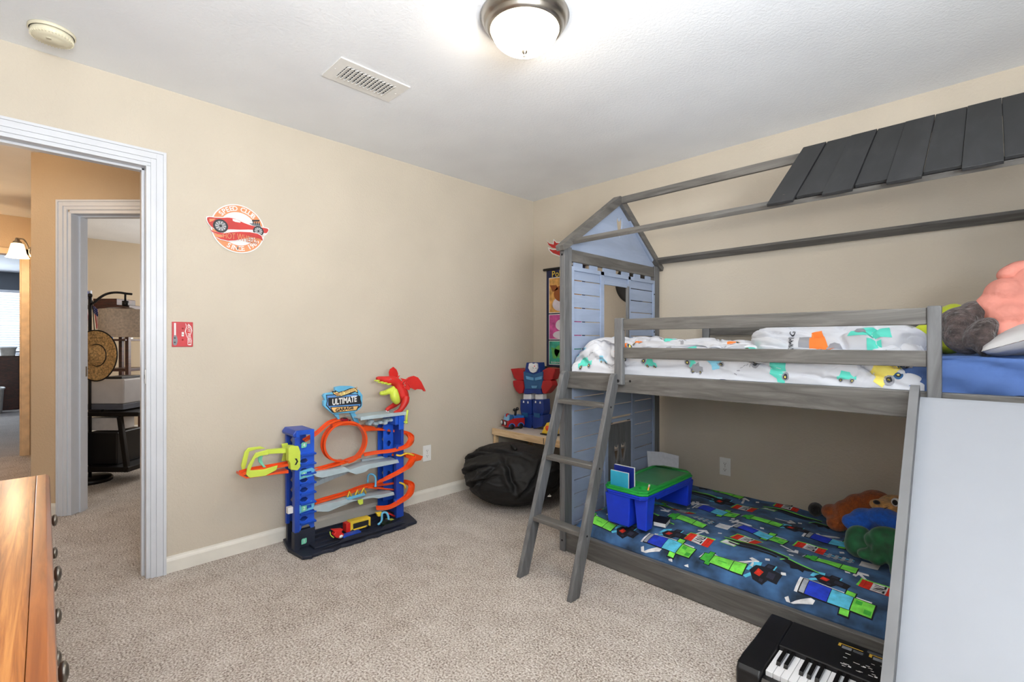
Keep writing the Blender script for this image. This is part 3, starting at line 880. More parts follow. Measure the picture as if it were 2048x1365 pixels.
# ladder
def ladder_y(z): return 1.728+(2.068-1.728)*z/1.0
for x0 in (-1.668, -1.352):
    n_ = Vector((0, 1, 0))
    d = Vector((0, .34, 1)).normalized(); wv = Vector((0, d.z, -d.y))
    h = .031
    prof = [(1.728-.031, 0), (1.728+.034, 0)]
    top = Vector((0, ladder_y(.985), .985))
    poly = [(1.697, 0), (1.762, 0), (top.y+.031, .985), (top.y+.022, 1.004), (top.y, 1.010), (top.y-.022, .998), (top.y-.033, .972)]
    o = part('ladder_stile', MB().prism(poly, (x0, 0, 0), Y_, Z_, .026), GREYV, .003)
    for z in (.845, .56, .265):
        if x0 > -1.5: bolt(x0+.026, ladder_y(z)+.0, z, (1, 0, 0), .005, o)
for z in (.850, .565, .272):
    part('ladder_rung', MB().box(-1.642, ladder_y(z)-.03, z-.011, -1.352, ladder_y(z)+.027, z+.011), GREY, .003)
# slide
SLX0, SLX1 = -.190, .262
path = [(2.075, 1.0), (2.04, .975), (1.92, .84), (1.75, .645), (1.55, .415), (1.40, .255), (1.28, .15), (1.15, .075), (1.0, .035), (.80, .02)]
pc = catmull([(0, p[0], p[1]) for p in path], 5)
def ribbon(mb, pts, x0, x1, lo, hi, m=0):
    vs = []; n = len(pts)
    for i, p in enumerate(pts):
        t = (pts[min(i+1, n-1)]-pts[max(i-1, 0)]).normalized()
        nn = Vector((0, t.z, -t.y));
        if nn.z < 0: nn = -nn
        for x, h in ((x0, lo), (x1, lo), (x1, hi), (x0, hi)):
            q = p+nn*h; vs.append((x, q.y, max(q.z, .002)))
    fs = [(i*4+k, i*4+(k+1) % 4, (i+1)*4+(k+1) % 4, (i+1)*4+k) for i in range(n-1) for k in range(4)]+[(3, 2, 1, 0), ((n-1)*4, (n-1)*4+1, (n-1)*4+2, (n-1)*4+3)]
    return mb.add(vs, fs, m)
for x0, x1 in ((SLX0, SLX0+.024), (SLX1-.024, SLX1)):
    part('slide_side_rail', ribbon(MB(), pc, x0, x1, -.045, .030), M('grey_painted_rail', (112, 113, 115), .45, var=.07, vs=6), .004)
SLW = M('white_slide_laminate', (152, 156, 163), .35, var=.005)
part('slide_surface', ribbon(MB(), pc[3:], SLX0+.0245, SLX1-.0245, -.014, -.008), SLW, 0)

# ---------------------------------------------------------------- lower bunk: mattress and printed fleece blanket
def rnd(t):
    t = max(0, min(1, t)); return sqrt(1-(1-t)**2)
def bz(x, y):
    """top of the lower blanket"""
    f = rnd((y-2.128)/.16)*.8+.2*rnd((y-2.128)/.45)
    f *= rnd((x+1.662)/.07)
    z = .106+.092*f
    wv = noise.noise(Vector((x*2.2, y*3.4, 1.7)))*.024+noise.noise(Vector((x*5, y*7, 4.2)))*.014+noise.noise(Vector((x*14, y*9, .2)))*.003
    z += wv*min(1, f*1.2)
    z += .018*math.exp(-((x+1.18)**2/.05+(y-2.55)**2/.012))
    return (x, y, z)
BLK = M('fleece_navy', (46, 76, 110), .9, var=.5, vs=9, bs=.5, bscale=260, bd=.003, sheen=.06)
cols = {'lime': (118, 214, 76), 'green': (66, 176, 58), 'red': (216, 44, 26), 'white': (214, 214, 216), 'black': (18, 20, 30),
        'royal': (30, 58, 190), 'cyan': (88, 188, 220), 'ember': (190, 40, 18), 'grey': (150, 156, 164), 'navyk': (40, 42, 60)}
PM = [BLK]; PI = {}
for k, c in cols.items():
    PI[k] = len(PM); PM.append(M('fleece_print_'+k, c, .9, var=.12, vs=30, bs=.4, bscale=260, bd=.003))
mt = MB().box(XP+.05, 2.24, .076, XR-.06, 3.08, .135)
tag(mt.build('mattress', M('navy_mattress', (40, 52, 80), .8), bevel=.02), 'thin mattress of the lower bunk mostly hidden by the printed blanket', 'mattress')
bl = MB()
bl.surf(lambda x, y: bz(x, y), -1.660, .325, 2.130, 3.112, 200, 98)
bl.surf(lambda x, v: (lambda p: (p[0], p[1], p[2]-v))(bz(x, 2.130)), -1.660, .325, .03, 0, 100, 2)
def place(poly, cx, cy, s=1, ang=0, mirror=1):
    c_, s_ = cos(ang), sin(ang)
    return [(cx+(p[0]*c_-p[1]*mirror*s_)*s, cy+(p[0]*s_+p[1]*mirror*c_)*s) for p in poly]
LY = [0]
def dec(poly, col, cx, cy, s=1, a=0, layer=1):
    pl = place(poly, cx, cy, s, a)
    pl = [(min(.31, max(-1.655, x)), min(3.10, max(2.134, y))) for x, y in pl]
    ar = sum(pl[i][0]*pl[(i+1) % len(pl)][1]-pl[(i+1) % len(pl)][0]*pl[i][1] for i in range(len(pl)))
    if abs(ar) < 4e-5: return
    if ar < 0: pl = pl[::-1]
    try: bl.decal(pl, bz, PI[col], .016, .0010*layer)
    except Exception as ex: print('decal', ex)
def rect(x0, y0, x1, y1): return [(x0, y0), (x1, y0), (x1, y1), (x0, y1)]
def m_tnt(cx, cy, a=0, s=1):
    dec([(-.055, -.030), (-.052, .036), (.062, .038), (.062, .028), (-.044, .026), (-.046, -.030)], 'lime', cx, cy, s, a, 1)
    dec(rect(-.047, -.036, .060, .028), 'red', cx, cy, s, a, 2)
    dec(rect(-.014, -.036, .030, .028), 'white', cx, cy, s, a, 3)
    for q in (-.034, .044): dec(rect(q-.0015, -.034, q+.0015, .026), 'ember', cx, cy, s, a, 3)
    vs, fs = letters('TNT', .02, 'CENTER')
    out = []
    for x, y in vs:
        X, Y = -y*.034, x*.026          # letters read along the short side
        p = place([(.008+y*.046, -.004-x*.028)], cx, cy, s, a)[0]
        q = bz(min(.31, p[0]), p[1]); out.append((q[0], q[1], q[2]+.0042))
    bl.add(out, fs, PI['black'])
def m_blocks(cx, cy, a=0, s=1, pal=('green', 'lime', 'lime')):
    """a row of joined coloured blocks with a black outline"""
    dec([(-.105, -.020), (-.10, .018), (-.06, .036), (-.03, .026), (.10, .030), (.102, .022), (-.02, .018)], 'white', cx, cy, s, a, 1)
    dec(rect(-.098, -.034, .102, .026), 'black', cx, cy, s, a, 2)
    for i, (x0, x1, c) in enumerate(((-.094, -.052, pal[0]), (-.049, .040, pal[1]), (.043, .098, pal[2]))):
        dec(rect(x0, -.030, x1, .022), c, cx, cy, s, a, 3)
    dec(rect(-.080, .022, -.052, .044), 'black', cx, cy, s, a, 2); dec(rect(-.077, .022, -.055, .041), pal[0], cx, cy, s, a, 3)
    dec(rect(-.070, -.046, -.042, -.030), 'black', cx, cy, s, a, 2); dec(rect(-.067, -.044, -.045, -.030), pal[0], cx, cy, s, a, 3)
    dec(rect(-.02, -.006, .02, -.002), 'green', cx, cy, s, a, 4)
def m_stack(cx, cy, a=0, s=1):
    dec([(-.115, -.036), (-.115, .036), (.10, .042), (.10, .034), (-.105, .028), (-.105, -.036)], 'white', cx, cy, s, a, 1)
    dec(rect(-.105, -.036, .115, .034), 'black', cx, cy, s, a, 2)
    dec(rect(-.101, -.032, -.085, .030), 'grey', cx, cy, s, a, 3)
    dec(rect(-.083, -.032, -.015, .030), 'royal', cx, cy, s, a, 3)
    dec(rect(-.013, -.032, .050, .030), 'cyan', cx, cy, s, a, 3)
    dec(rect(.053, -.032, .111, .030), 'lime', cx, cy, s, a, 3)
    dec(rect(.060, .004, .078, .022), 'green', cx, cy, s, a, 4); dec(rect(.088, -.026, .108, -.008), 'green', cx, cy, s, a, 4)
    dec(rect(.022, .030, .056, .060), 'black', cx, cy, s, a, 2); dec(rect(.026, .032, .052, .056), 'lime', cx, cy, s, a, 3)
    dec(rect(.022, -.056, .056, -.032), 'black', cx, cy, s, a, 2); dec(rect(.026, -.052, .052, -.034), 'lime', cx, cy, s, a, 3)
def m_blot(cx, cy, a=0, s=1):
    dec([(-.075, -.02), (-.07, .03), (-.03, .05), (-.025, .02), (-.05, .012), (-.062, -.02)], 'cyan', cx, cy, s, a, 1)
    dec([(-.06, -.055), (-.03, -.028), (-.045, -.02), (-.075, -.05)], 'cyan', cx, cy, s, a, 1)
    dec([(-.058, -.018), (-.03, -.05), (.015, -.055), (.03, -.03), (.07, -.03), (.075, .02), (.035, .028), (.03, .06), (-.005, .055), (-.01, .028), (-.045, .018)], 'black', cx, cy, s, a, 2)
    dec([(-.035, -.025), (-.008, -.028), (.0, -.002), (-.028, .006)], 'ember', cx, cy, s, a, 3)
    dec([(-.028, -.018), (-.014, -.020), (-.012, -.008), (-.024, -.004)], 'red', cx, cy, s, a, 4)
    for q in ((.018, -.02, .05, .01), (.0, .03, .022, .048), (-.004, -.046, .012, -.034)): dec(rect(*q), 'navyk', cx, cy, s, a, 3)
    dec(rect(-.012, -.020, -.006, -.014), 'red', cx, cy, s, a, 4); dec(rect(.03, .026, .036, .058), 'cyan', cx, cy, s, a, 3)
def m_long(cx, cy, a=0, s=1):
    dec([(-.13, .012), (-.05, .030), (.13, .012), (.13, .020), (-.05, .040), (-.14, .018)], 'lime', cx, cy, s, a, 1)
    dec([(-.13, .010), (-.05, .028), (.13, .010), (.135, -.012), (-.04, -.002)], 'black', cx, cy, s, a, 2)
    dec([(-.13, -.036), (-.12, .002), (-.06, .002), (-.065, -.036)], 'lime', cx, cy, s, a, 1)
    dec([(-.125, -.034), (-.115, -.004), (-.064, -.004), (-.068, -.034)], 'white', cx, cy, s, a, 2)
    dec([(-.10, -.020), (.10, -.030), (.10, -.018), (-.10, -.010)], 'black', cx, cy, s, a, 3)
def m_arrow(cx, cy, a=0, s=1):
    dec([(-.05, -.006), (.022, -.006), (.010, -.026), (.022, -.032), (.05, 0), (.022, .032), (.010, .026), (.022, .006), (-.05, .006)], 'white', cx, cy, s, a, 1)
def m_sword(cx, cy, a=0, s=1):
    dec([(-.060, -.008), (-.036, -.008), (-.034, -.030), (-.020, -.030), (-.018, -.011), (.055, -.011), (.066, 0), (.055, .011), (-.018, .011), (-.020, .030), (-.034, .030), (-.036, .008), (-.060, .008)], 'white', cx, cy, s, a, 1)
def m_wing(cx, cy, a=0, s=1):
    dec([(-.065, .0), (-.05, .030), (.07, .012), (.07, .018), (-.05, .038), (-.07, .004)], 'lime', cx, cy, s, a, 1)
    dec([(-.06, 0), (-.045, .026), (.07, .010), (.02, -.004), (.02, -.022), (.0, -.012), (-.02, -.028), (-.03, -.008)], 'black', cx, cy, s, a, 2)
def m_bones(cx, cy, a=0, s=1):
    dec(rect(-.10, .008, .03, .014), 'cyan', cx, cy, s, a, 1); dec(rect(-.10, -.010, .03, -.002), 'grey', cx, cy, s, a, 1)
    for i in range(4): dec(rect(-.06+i*.024, -.024, -.048+i*.024, .022), 'grey', cx, cy, s, a, 2)
    dec(rect(.05, -.026, .11, .024), 'white', cx, cy, s, a, 2)
def m_sq(cx, cy, a=0): dec(rect(-.009, -.008, .009, .008), 'white', cx, cy, 1, a, 1)
for fn, pts in (
    (m_blocks, [(-0.82, 2.109)]), (m_stack, [(-1.065, 2.094), (-0.417, 2.125)]), (m_blot, [(-0.672, 2.161), (-1.334, 2.172)]), (m_tnt, [(-0.324, 2.382), (-1.021, 2.317)]),
    (m_tnt, [(-1.017, 2.918), (-0.843, 3.093), (-0.849, 2.455), (-0.613, 2.603), (-1.259, 2.631), (-1.665, 2.317)]),
    (m_blocks, [(-1.449, 2.1), (-1.154, 2.482), (-1.502, 2.786), (-1.176, 3.098), (-0.87, 2.766), (-0.5, 2.473)]),
    (m_stack, [(-1.113, 2.763), (-0.827, 2.586), (-1.434, 2.629), (-0.537, 2.735)]),
    (m_blot, [(-1.142, 2.298), (-1.365, 2.804), (-1.145, 2.947), (-0.465, 2.299), (-0.714, 2.771)]),
    (m_long, [(-1.438, 2.432), (-0.779, 2.368), (-0.793, 3.0), (-1.292, 2.961)]),
    (m_wing, [(-1.264, 2.383), (-0.581, 2.313), (-0.614, 2.926), (-1.317, 3.092)]),
    (m_bones, [(-1.076, 2.552), (-0.463, 2.57)])):
    for i, (x, y) in enumerate(pts):
        y2 = max(y, 2.205 if fn in (m_blocks, m_stack, m_blot) else 2.16)
        fn(x*y2/y, y2, radians(-4+3*sin(x*9+y*5)), {m_blocks: 1.0, m_blot: .9}.get(fn, 1.12))
for (x, y), a in zip([(-1.442, 2.296), (-1.313, 2.532), (-1.039, 2.392), (-0.669, 2.502), (-0.785, 2.871), (-1.061, 3.043), (-0.372, 2.428), (-0.765, 2.236)], (20, -35, 80, -30, 5, 100, 130, 20)):
    m_arrow(x, y, radians(a))
for (x, y), a in zip([(-1.192, 2.136), (-1.241, 2.814), (-0.545, 2.131), (-0.583, 2.787), (-0.945, 2.661)], (28, 20, 28, 30, -10)):
    m_sword(x, y, radians(a))
for x, y in [(-1.52, 2.281), (-1.291, 2.267), (-1.211, 2.256), (-0.996, 2.131), (-0.915, 2.219), (-0.848, 2.186), (-1.268, 2.611), (-1.258, 2.724), (-1.254, 2.838), (-0.966, 2.447), (-0.996, 2.7), (-0.754, 2.111), (-0.696, 2.284), (-0.575, 1.95), (-0.524, 1.964), (-0.616, 2.225), (-0.539, 2.243), (-0.638, 2.417), (-0.738, 3.01), (-0.921, 3.171), (-0.992, 3.075), (-0.838, 2.665), (-0.486, 2.633), (-0.342, 2.197), (-0.722, 2.895), (-0.43, 2.435), (-1.075, 2.133), (-1.538, 2.433)]:
    m_sq(x, y, radians(20))
tag(bl.build('fleece_blanket', PM), 'navy fleece blanket printed with red blocks, green blocks and white arrows on the lower bunk', 'blanket')

# ---------------------------------------------------------------- upper bunk: mattress, comforter
SHEET = M('blue_sheet', (72, 102, 160), .85, var=.03, bs=.15, bscale=30, bd=.01)
def sheet(u, v):
    """u along the bed, v across; draped over the mattress edge"""
    if v < .13:
        th = v/.13*pi/2
        y = 2.138+.035*(1-cos(th)); z = 1.0+.118*sin(th)
    else: y = 2.173+(v-.13); z = 1.118
    if u < -.20:
        k = min(1, (-.20-u)/.05); z = 1.0+(z-1.0)*(1-.45*k); y += .03*k*(1 if v < .2 else 0)
    y2 = y+(.016*noise.noise(Vector((u*6+v*14, v*12, 2)))+.018*max(0, 1-abs(noise.noise(Vector((u*3+v*12, v*8, 27))))*5))*(1 if v < .15 else 0)
    z += .012*noise.noise(Vector((u*6+v*3, v*8, 3)))+.006*noise.noise(Vector((u*16+v*14, v*6, 7)))-.008*max(0, 1-abs(noise.noise(Vector((u*5+v*9, v*5, 17))))*6)
    return (u, y2, z)
m = MB().surf(sheet, XP+.006, XR-.04, 0, 1.04, 110, 60)
m.box(XP+.03, 2.19, .95, XR-.06, 3.09, 1.04)
tag(m.build('mattress', SHEET), 'upper bunk mattress in a plain blue fitted sheet', 'mattress')
def cmf(u, v):
    """comforter bundled over the upper mattress"""
    lf = rnd((u+1.664)/.13); rf = rnd((-.158-u)/.06)
    H = .165+.025*math.exp(-((u+1.50)/.13)**2)+.012*noise.noise(Vector((u*4, 0, 9)))
    if v < .24:
        th = v/.24*pi/2
        y = 2.136+.13*(1-cos(th))**1.15; z = H*sin(th)**.85 if th > 0 else 0
        w_ = sin(th*2)*.6+.15
    else: y = 2.266+(v-.24); z = H; w_ = 1
    f = min(lf, rf)
    w0 = noise.noise(Vector((u*2.5, v*4, 20)))
    fold = noise.noise(Vector((u*3.2-v*5, v*7, 1)))*.028+noise.noise(Vector((u*9+v*9, v*14-u*4, 5)))*.014-.030*max(0, 1-abs(noise.noise(Vector((u*3.5+w0*1.5+v*9, v*5-u*2, 8))))*7)**1.0-.014*max(0, 1-abs(noise.noise(Vector((u*10-v*12+w0*3, v*12, 3))))*6)
    if u < -1.3: fold += .016*sin(u*50+v*26)*abs(noise.noise(Vector((u*8, v*8, 3))))
    back = max(0, (v-.80)/.14)
    z = z*(.35+.65*f)+fold*w_-.05*min(1, back)**2
    if v < .24: y -= (.034*noise.noise(Vector((u*5+v*10, v*12, 6)))+.014*noise.noise(Vector((u*16, v*20, 2)))-.030*max(0, 1-abs(noise.noise(Vector((u*3.0+v*14+w0, v*7, 12))))*6))*sin(min(1, v/.24)*pi)**.7
    return (u, max(y, 2.130), max(1.003+z, 1.003))
CW = M('white_cotton', (204, 207, 215), .85, var=.015, bs=.15, bscale=22, bd=.01)
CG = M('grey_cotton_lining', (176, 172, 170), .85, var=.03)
CC = {'teal': (96, 214, 196), 'sky': (140, 206, 232), 'orange': (240, 130, 56), 'navyp': (44, 92, 140), 'yellow': (236, 220, 110), 'greyp': (150, 152, 160), 'blackp': (52, 54, 62)}
CM = [CW, CG]; CI = {}
for k, c in CC.items(): CI[k] = len(CM); CM.append(M('cotton_print_'+k, c, .85, var=.03))
cm = MB()
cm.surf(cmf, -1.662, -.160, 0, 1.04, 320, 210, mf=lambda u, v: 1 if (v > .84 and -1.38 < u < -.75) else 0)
def cd(poly, col, u, v, s=1, a=0, layer=1, fn=cmf):
    pl = place(poly, u, v, s, a)
    if fn is cmf: pl = [(min(-.166, max(-1.658, x)), max(.004, y)) for x, y in pl]
    ar = sum(pl[i][0]*pl[(i+1) % len(pl)][1]-pl[(i+1) % len(pl)][0]*pl[i][1] for i in range(len(pl)))
    if abs(ar) < 2e-5: return
    if ar < 0: pl = pl[::-1]
    cm.decal(pl, fn, CI[col], .006, .0006+.0011*layer)
def wheel(u, v, r=.016, fn=cmf, c='greyp'):
    cd(circ(0, 0, r, 14), c, u, v, 1, 0, 2, fn); cd(circ(0, 0, r*.6, 12), 'blackp', u, v, 1, 0, 3, fn); cd(circ(0, 0, r*.28, 8), 'yellow', u, v, 1, 0, 4, fn)
def car(u, v, col, s=1, a=0, fn=cmf):
    cd([(-.06, -.02), (.06, -.02), (.06, .01), (.03, .016), (.018, .045), (-.035, .045), (-.045, .015), (-.06, .01)], col, u, v, s, a, 1, fn)
    for q in (-.035, .035):
        p = place([(q, -.022)], u, v, s, a)[0]; wheel(p[0], p[1], .015*s, fn)
for u, v, c, s, a in ((-1.58, .035, 'teal', .8, .2), (-1.36, .13, 'orange', .9, 1.4), (-1.18, .045, 'teal', .55, 0), (-1.0, .10, 'teal', 1.0, -.9),
                      (-.86, .09, 'sky', 1.0, 1.45), (-.60, .06, 'teal', .9, 1.5), (-.47, .15, 'orange', 1.1, -1.0), (-.25, .07, 'yellow', 1.1, .9), (-.38, .03, 'teal', .5, 0),
                      (-.83, .22, 'orange', .5, .6), (-1.46, .06, 'sky', .5, .3), (-.72, .14, 'teal', .5, -.4), (-1.27, .10, 'sky', .45, .8), (-.95, .03, 'greyp', .5, 0), (-.40, .11, 'greyp', .4, .4), (-1.1, .13, 'greyp', .4, .2), (-.53, .10, 'navyp', .3, .9), (-1.5, .30, 'sky', 1, .5), (-1.2, .35, 'teal', 1, .2), (-1.05, .27, 'sky', .6, 0), (-1.30, .20, 'orange', .5, 0)):
    car(u, v, c, s, a)
for u, v in ((-1.63, .10), (-1.60, .125), (-1.62, .150)): cd(circ(0, 0, .012, 12), 'sky', u, v); cd(circ(0, 0, .007, 10), 'navyp', u, v, 1, 0, 2)
wheel(-.70, .055, .018)
for u0, v0 in ((-.78, .03), (-1.42, .03), (-.9, .15), (-.33, .14), (-.65, .18)):
    for k_ in range(6): cd(rect(-.0015, -.006, .0015, .006), 'greyp', u0+k_*.012, v0+.02*sin(k_*.6+u0*9), 1, 1.3+.3*k_)
wheel(-1.22, .055, .016); wheel(-.22, .09, .014, c='navyp'); wheel(-.23, .04, .014, c='navyp')
cd(rect(-.008, -.035, .008, .035), 'greyp', -1.08, .23, 1, .4)
# folded-over end of the comforter
FC, FR_ = Vector((-.470, 2.40, 1.163)), Vector((.300, .215, .080))
def flap(u, v):
    """rolled fold: u along the bed 0..1, v round the roll 0..1"""
    th = -pi*.5+v*pi
    cu = (u-.5)*2
    e = (1-abs(cu)**6)**.35 if abs(cu) < 1 else 0
    y = FC.y-FR_.y*(abs(cos(th))**.55)*e
    z = FC.z+FR_.z*(abs(sin(th))**.8*(1 if th > 0 else -1))*e
    x = FC.x+FR_.x*cu
    k = noise.noise(Vector((x*8, v*4, 1)))*.018+noise.noise(Vector((x*20+v*8, v*8, 4)))*.007-.016*max(0, 1-abs(noise.noise(Vector((x*7+v*4, v*4-x*3, 7))))*6)
    return (x, y-k, z+k*.8)
cm.surf(flap, 0, 1, 0, 1, 90, 60)
def flapb(u, v):
    p = flap(u, 1-v); return (p[0], 2*FC.y+.25-p[1], p[2])
cm.surf(flapb, 0, 1, 0, 1, 60, 40)
cm.surf(lambda u, v: (lambda p: (p[0], p[1]+(FC.y*2+.25-2*p[1])*v, p[2]))(flap(u, 1)), 0, 1, 0, 1, 60, 10)
# print on the fold: letters and a tipper lorry
vs, fs = letters('TIPPING', .0, 'CENTER')
out = []
for x, y in vs:
    U_, V_ = .32-y*.050, .56+x*.085
    p = Vector(flap(U_, V_)); out.append((p.x, p.y-.003, p.z+.002))
cm.add(out, fs, CI['blackp'])
cd(rect(-.035, -.10, .035, .10), 'greyp', .40, .55, 1, 0, 1, flap)
cd([(-.04, -.12), (.10, -.22), (.06, -.05), (.02, .16), (-.04, .16)], 'orange', .47, .55, 1, 0, 2, flap)
cd(circ(0, 0, .05, 12, .10), 'greyp', .57, .42, 1, 0, 3, flap)
cd([(-.10, .02), (.12, .02), (.10, .22), (.02, .22), (-.06, .16)], 'teal', .74, .55, 1, 0, 1, flap); cd([(-.02, -.25), (.06, -.22), (.05, .02), (-.02, .02)], 'teal', .76, .52, 1, 0, 1, flap)
cd(circ(0, 0, .03, 12, .06), 'greyp', .70, .66, 1, 0, 2, flap); cd(circ(0, 0, .02, 10, .03), 'yellow', .86, .26, 1, 0, 1, flap)
tag(cm.build('comforter', CM), 'rumpled white comforter printed with small teal and orange vehicles on the upper bunk', 'comforter')

# ---------------------------------------------------------------- things on the left wall
RED = M('enamel_red', (196, 46, 44), .45); ORG = M('faded_orange', (224, 144, 96), .5, var=.02); WHP = M('print_white', (230, 229, 228), .5, var=.01)
INK = M('print_black', (36, 38, 44), .5); DRED = M('print_dark_red', (150, 40, 42), .5); GRYI = M('print_grey', (120, 124, 130), .5)
def yz(mb, pts, x0, th, m=0, holes=(), ms=None):
    """outline in the (y,z) plane, standing proud of x0 by th"""
    return mb.prism(pts, (x0, 0, 0), Y_, Z_, th, m, holes, ms)
SM = [WHP, ORG, RED, INK, DRED, GRYI]
s = MB()
scx, scz, sr = .803, 1.791, .134
xs = XA+.001
car_o = closed_curve([(0.649, 1.831), (0.69, 1.836), (0.725, 1.842), (0.767, 1.846), (0.798, 1.843), (0.835, 1.83), (0.874, 1.823), (0.919, 1.822), (0.958, 1.82), (0.956, 1.8), (0.939, 1.774), (0.913, 1.777), (0.874, 1.779), (0.81, 1.78), (0.749, 1.766), (0.708, 1.763), (0.673, 1.777), (0.653, 1.8)], 3)
yz(s, circ(scx, scz, sr, 64), xs, .004, 0)
yz(s, circ(scx, scz, sr*.955, 64), xs+.004, .0004, 1)
yz(s, circ(scx, scz, sr*.68, 64), xs+.0044, .0004, 0)
yz(s, car_o, xs, .0075, 0)
def on(pts, layer, m, k=1, close=False):
    if close: pts = closed_curve(pts, 3)
    yz(s, pts, xs+.0070+.0005*layer, .0005, m)
on([(0.653, 1.826), (0.69, 1.832), (0.725, 1.837), (0.749, 1.843), (0.774, 1.844), (0.798, 1.839), (0.829, 1.828), (0.874, 1.819), (0.919, 1.818), (0.954, 1.815), (0.952, 1.798), (0.936, 1.788), (0.874, 1.797), (0.81, 1.787), (0.761, 1.781), (0.737, 1.775), (0.69, 1.772), (0.662, 1.792)], 1, 2, close=True)
on([(0.772, 1.841), (0.792, 1.84), (0.814, 1.831), (0.809, 1.826), (0.786, 1.826), (0.774, 1.83)], 2, 0)
on([(0.662, 1.821), (0.691, 1.826), (0.681, 1.814), (0.664, 1.804)], 2, 1)
for cx, cz, rr in ((0.715, 1.792)+(.036,), (0.903, 1.794)+(.028,)):
    on(circ(cx, cz, rr, 24), 3, 3); on(circ(cx, cz, rr*.74, 20), 4, 5)
    for k in range(10):
        a = 2*pi*k/10
        on([(cx+rr*.1*cos(a+1.5), cz+rr*.1*sin(a+1.5)), (cx+rr*.72*cos(a-.06), cz+rr*.72*sin(a-.06)), (cx+rr*.72*cos(a+.06), cz+rr*.72*sin(a+.06))], 5, 0)
    on(circ(cx, cz, rr*.2, 12), 6, 3)
eng = [(0.87, 1.852), (0.909, 1.859), (0.909, 1.85), (0.87, 1.843)]
on(eng, 2, 3)
for k in range(4):
    o_ = [(0.874, 1.844), (0.879, 1.845), (0.879, 1.828), (0.874, 1.827)]
    on([(p[0]+k*.0105, p[1]) for p in o_], 2, 3)
on([(0.856, 1.831), (0.91, 1.838), (0.918, 1.819), (0.874, 1.82)], 1, 5)
fl = [(0.658, 1.77), (0.678, 1.758), (0.714, 1.755), (0.731, 1.755), (0.761, 1.766), (0.81, 1.778), (0.861, 1.784), (0.9, 1.782), (0.923, 1.772), (0.932, 1.742), (0.913, 1.754), (0.874, 1.755), (0.835, 1.742), (0.786, 1.721), (0.749, 1.713), (0.714, 1.717), (0.69, 1.727), (0.714, 1.727), (0.729, 1.736), (0.725, 1.746), (0.696, 1.746), (0.673, 1.753)]
on(fl, 5, 0); c0 = (sum(p[0] for p in fl)/len(fl), sum(p[1] for p in fl)/len(fl))
on([(c0[0]+(p[0]-c0[0])*.97, c0[1]+(p[1]-c0[1])*.90) for p in fl], 6, 2)
for col, off, ly in ((4, .022, 7), (1, 0, 8)):
    s.text('HOT WHEELS', .036, (xs+.0075+.0005*ly, .812, 1.744), Y_, Z_, col, off=off, fn=lambda x, y: (x*.80, y*(1.5-abs(x)*3.5)-x*.03-abs(x)*.06))
def arc_text(mb, body, size, cy, cz, r, a_mid, span, x, m, flip=1):
    n = len(body)
    for i, ch in enumerate(body):
        if ch == ' ': continue
        a = a_mid-flip*(i-(n-1)/2)*span/(n-1)
        u = Vector((0, sin(a)*flip, -cos(a)*flip)); v = Vector((0, cos(a)*flip, sin(a)*flip))
        mb.text(ch, size, (x, cy+r*cos(a), cz+r*sin(a)), u, v, m, off=.02)
arc_text(s, 'SPEED CLUB', .036, scx, scz, sr*.815, radians(94), radians(92), xs+.0046, 0)
arc_text(s, 'SINCE 1968', .036, scx, scz, sr*.815, radians(-74), radians(84), xs+.0046, 0, -1)
o = s.build('wall_sign', SM)
tag(o, 'round orange and white wall sign with a red racing car and lettering', 'wall sign')
# light switch with a red plate
t = thing('light_switch', (XA, .5445, 1.206), 'glossy red light switch plate with printed flames beside the door casing', 'light switch')
y0, y1, z0, z1 = .499, .590, 1.142, 1.270
pl = MB().box(XA, y0, z0, XA+.005, y1, z1, 0)
pl.build('plate', [M('glossy_red_plate', (190, 40, 48), .35)], t, bevel=.004, seg=3)
d = MB(); xx = XA+.0052
d.prism([(.508, 1.150), (.516, 1.150), (.516, 1.264), (.508, 1.264)], (xx, 0, 0), Y_, Z_, .0004, 0)
d.prism(closed_curve([(.506, 1.152), (.518, 1.152), (.523, 1.175), (.518, 1.198), (.508, 1.2), (.503, 1.175)], 3), (xx+.0004, 0, 0), Y_, Z_, .0004, 2)
d.prism(circ(.511, 1.165, .004, 12), (xx+.0008, 0, 0), Y_, Z_, .0003, 1); d.prism(circ(.511, 1.187, .004, 12), (xx+.0008, 0, 0), Y_, Z_, .0003, 1)
fl = [(.556, 1.264), (.566, 1.250), (.570, 1.262), (.582, 1.245), (.586, 1.225), (.578, 1.200), (.584, 1.175), (.582, 1.150), (.570, 1.150), (.574, 1.170), (.562, 1.195), (.554, 1.222), (.560, 1.245)]
d.prism(fl, (xx, 0, 0), Y_, Z_, .0005, 0)
d.prism([((p[0]-.571)*.78+.571, (p[1]-1.207)*.93+1.207) for p in fl], (xx+.0004, 0, 0), Y_, Z_, .0003, 3)
d.text('HOT WHEELS', .017, (xx+.0008, .571, 1.203), -Z_, Y_, 0, off=.01)
d.text('Cars', .010, (xx+.0009, .513, 1.158), -Z_, Y_, 3, off=.01) if False else None
d.build('printed_design', [WHP, INK, GRYI, RED], t)
MB().box(XA+.005, .540, 1.196, XA+.007, .550, 1.218).obox((XA+.009, .545, 1.209), (.006, 0, .002), (0, .0035, 0), (-.0015, 0, .005)).build('toggle', WHITEP, t, bevel=.001)
for z in (1.178, 1.236): MB().lathe([(.0045, 0), (.004, .0015), (0, .002)], (XA+.005, .545, z), 14, ax=(1, 0, 0)).build('screw', DRED, t)
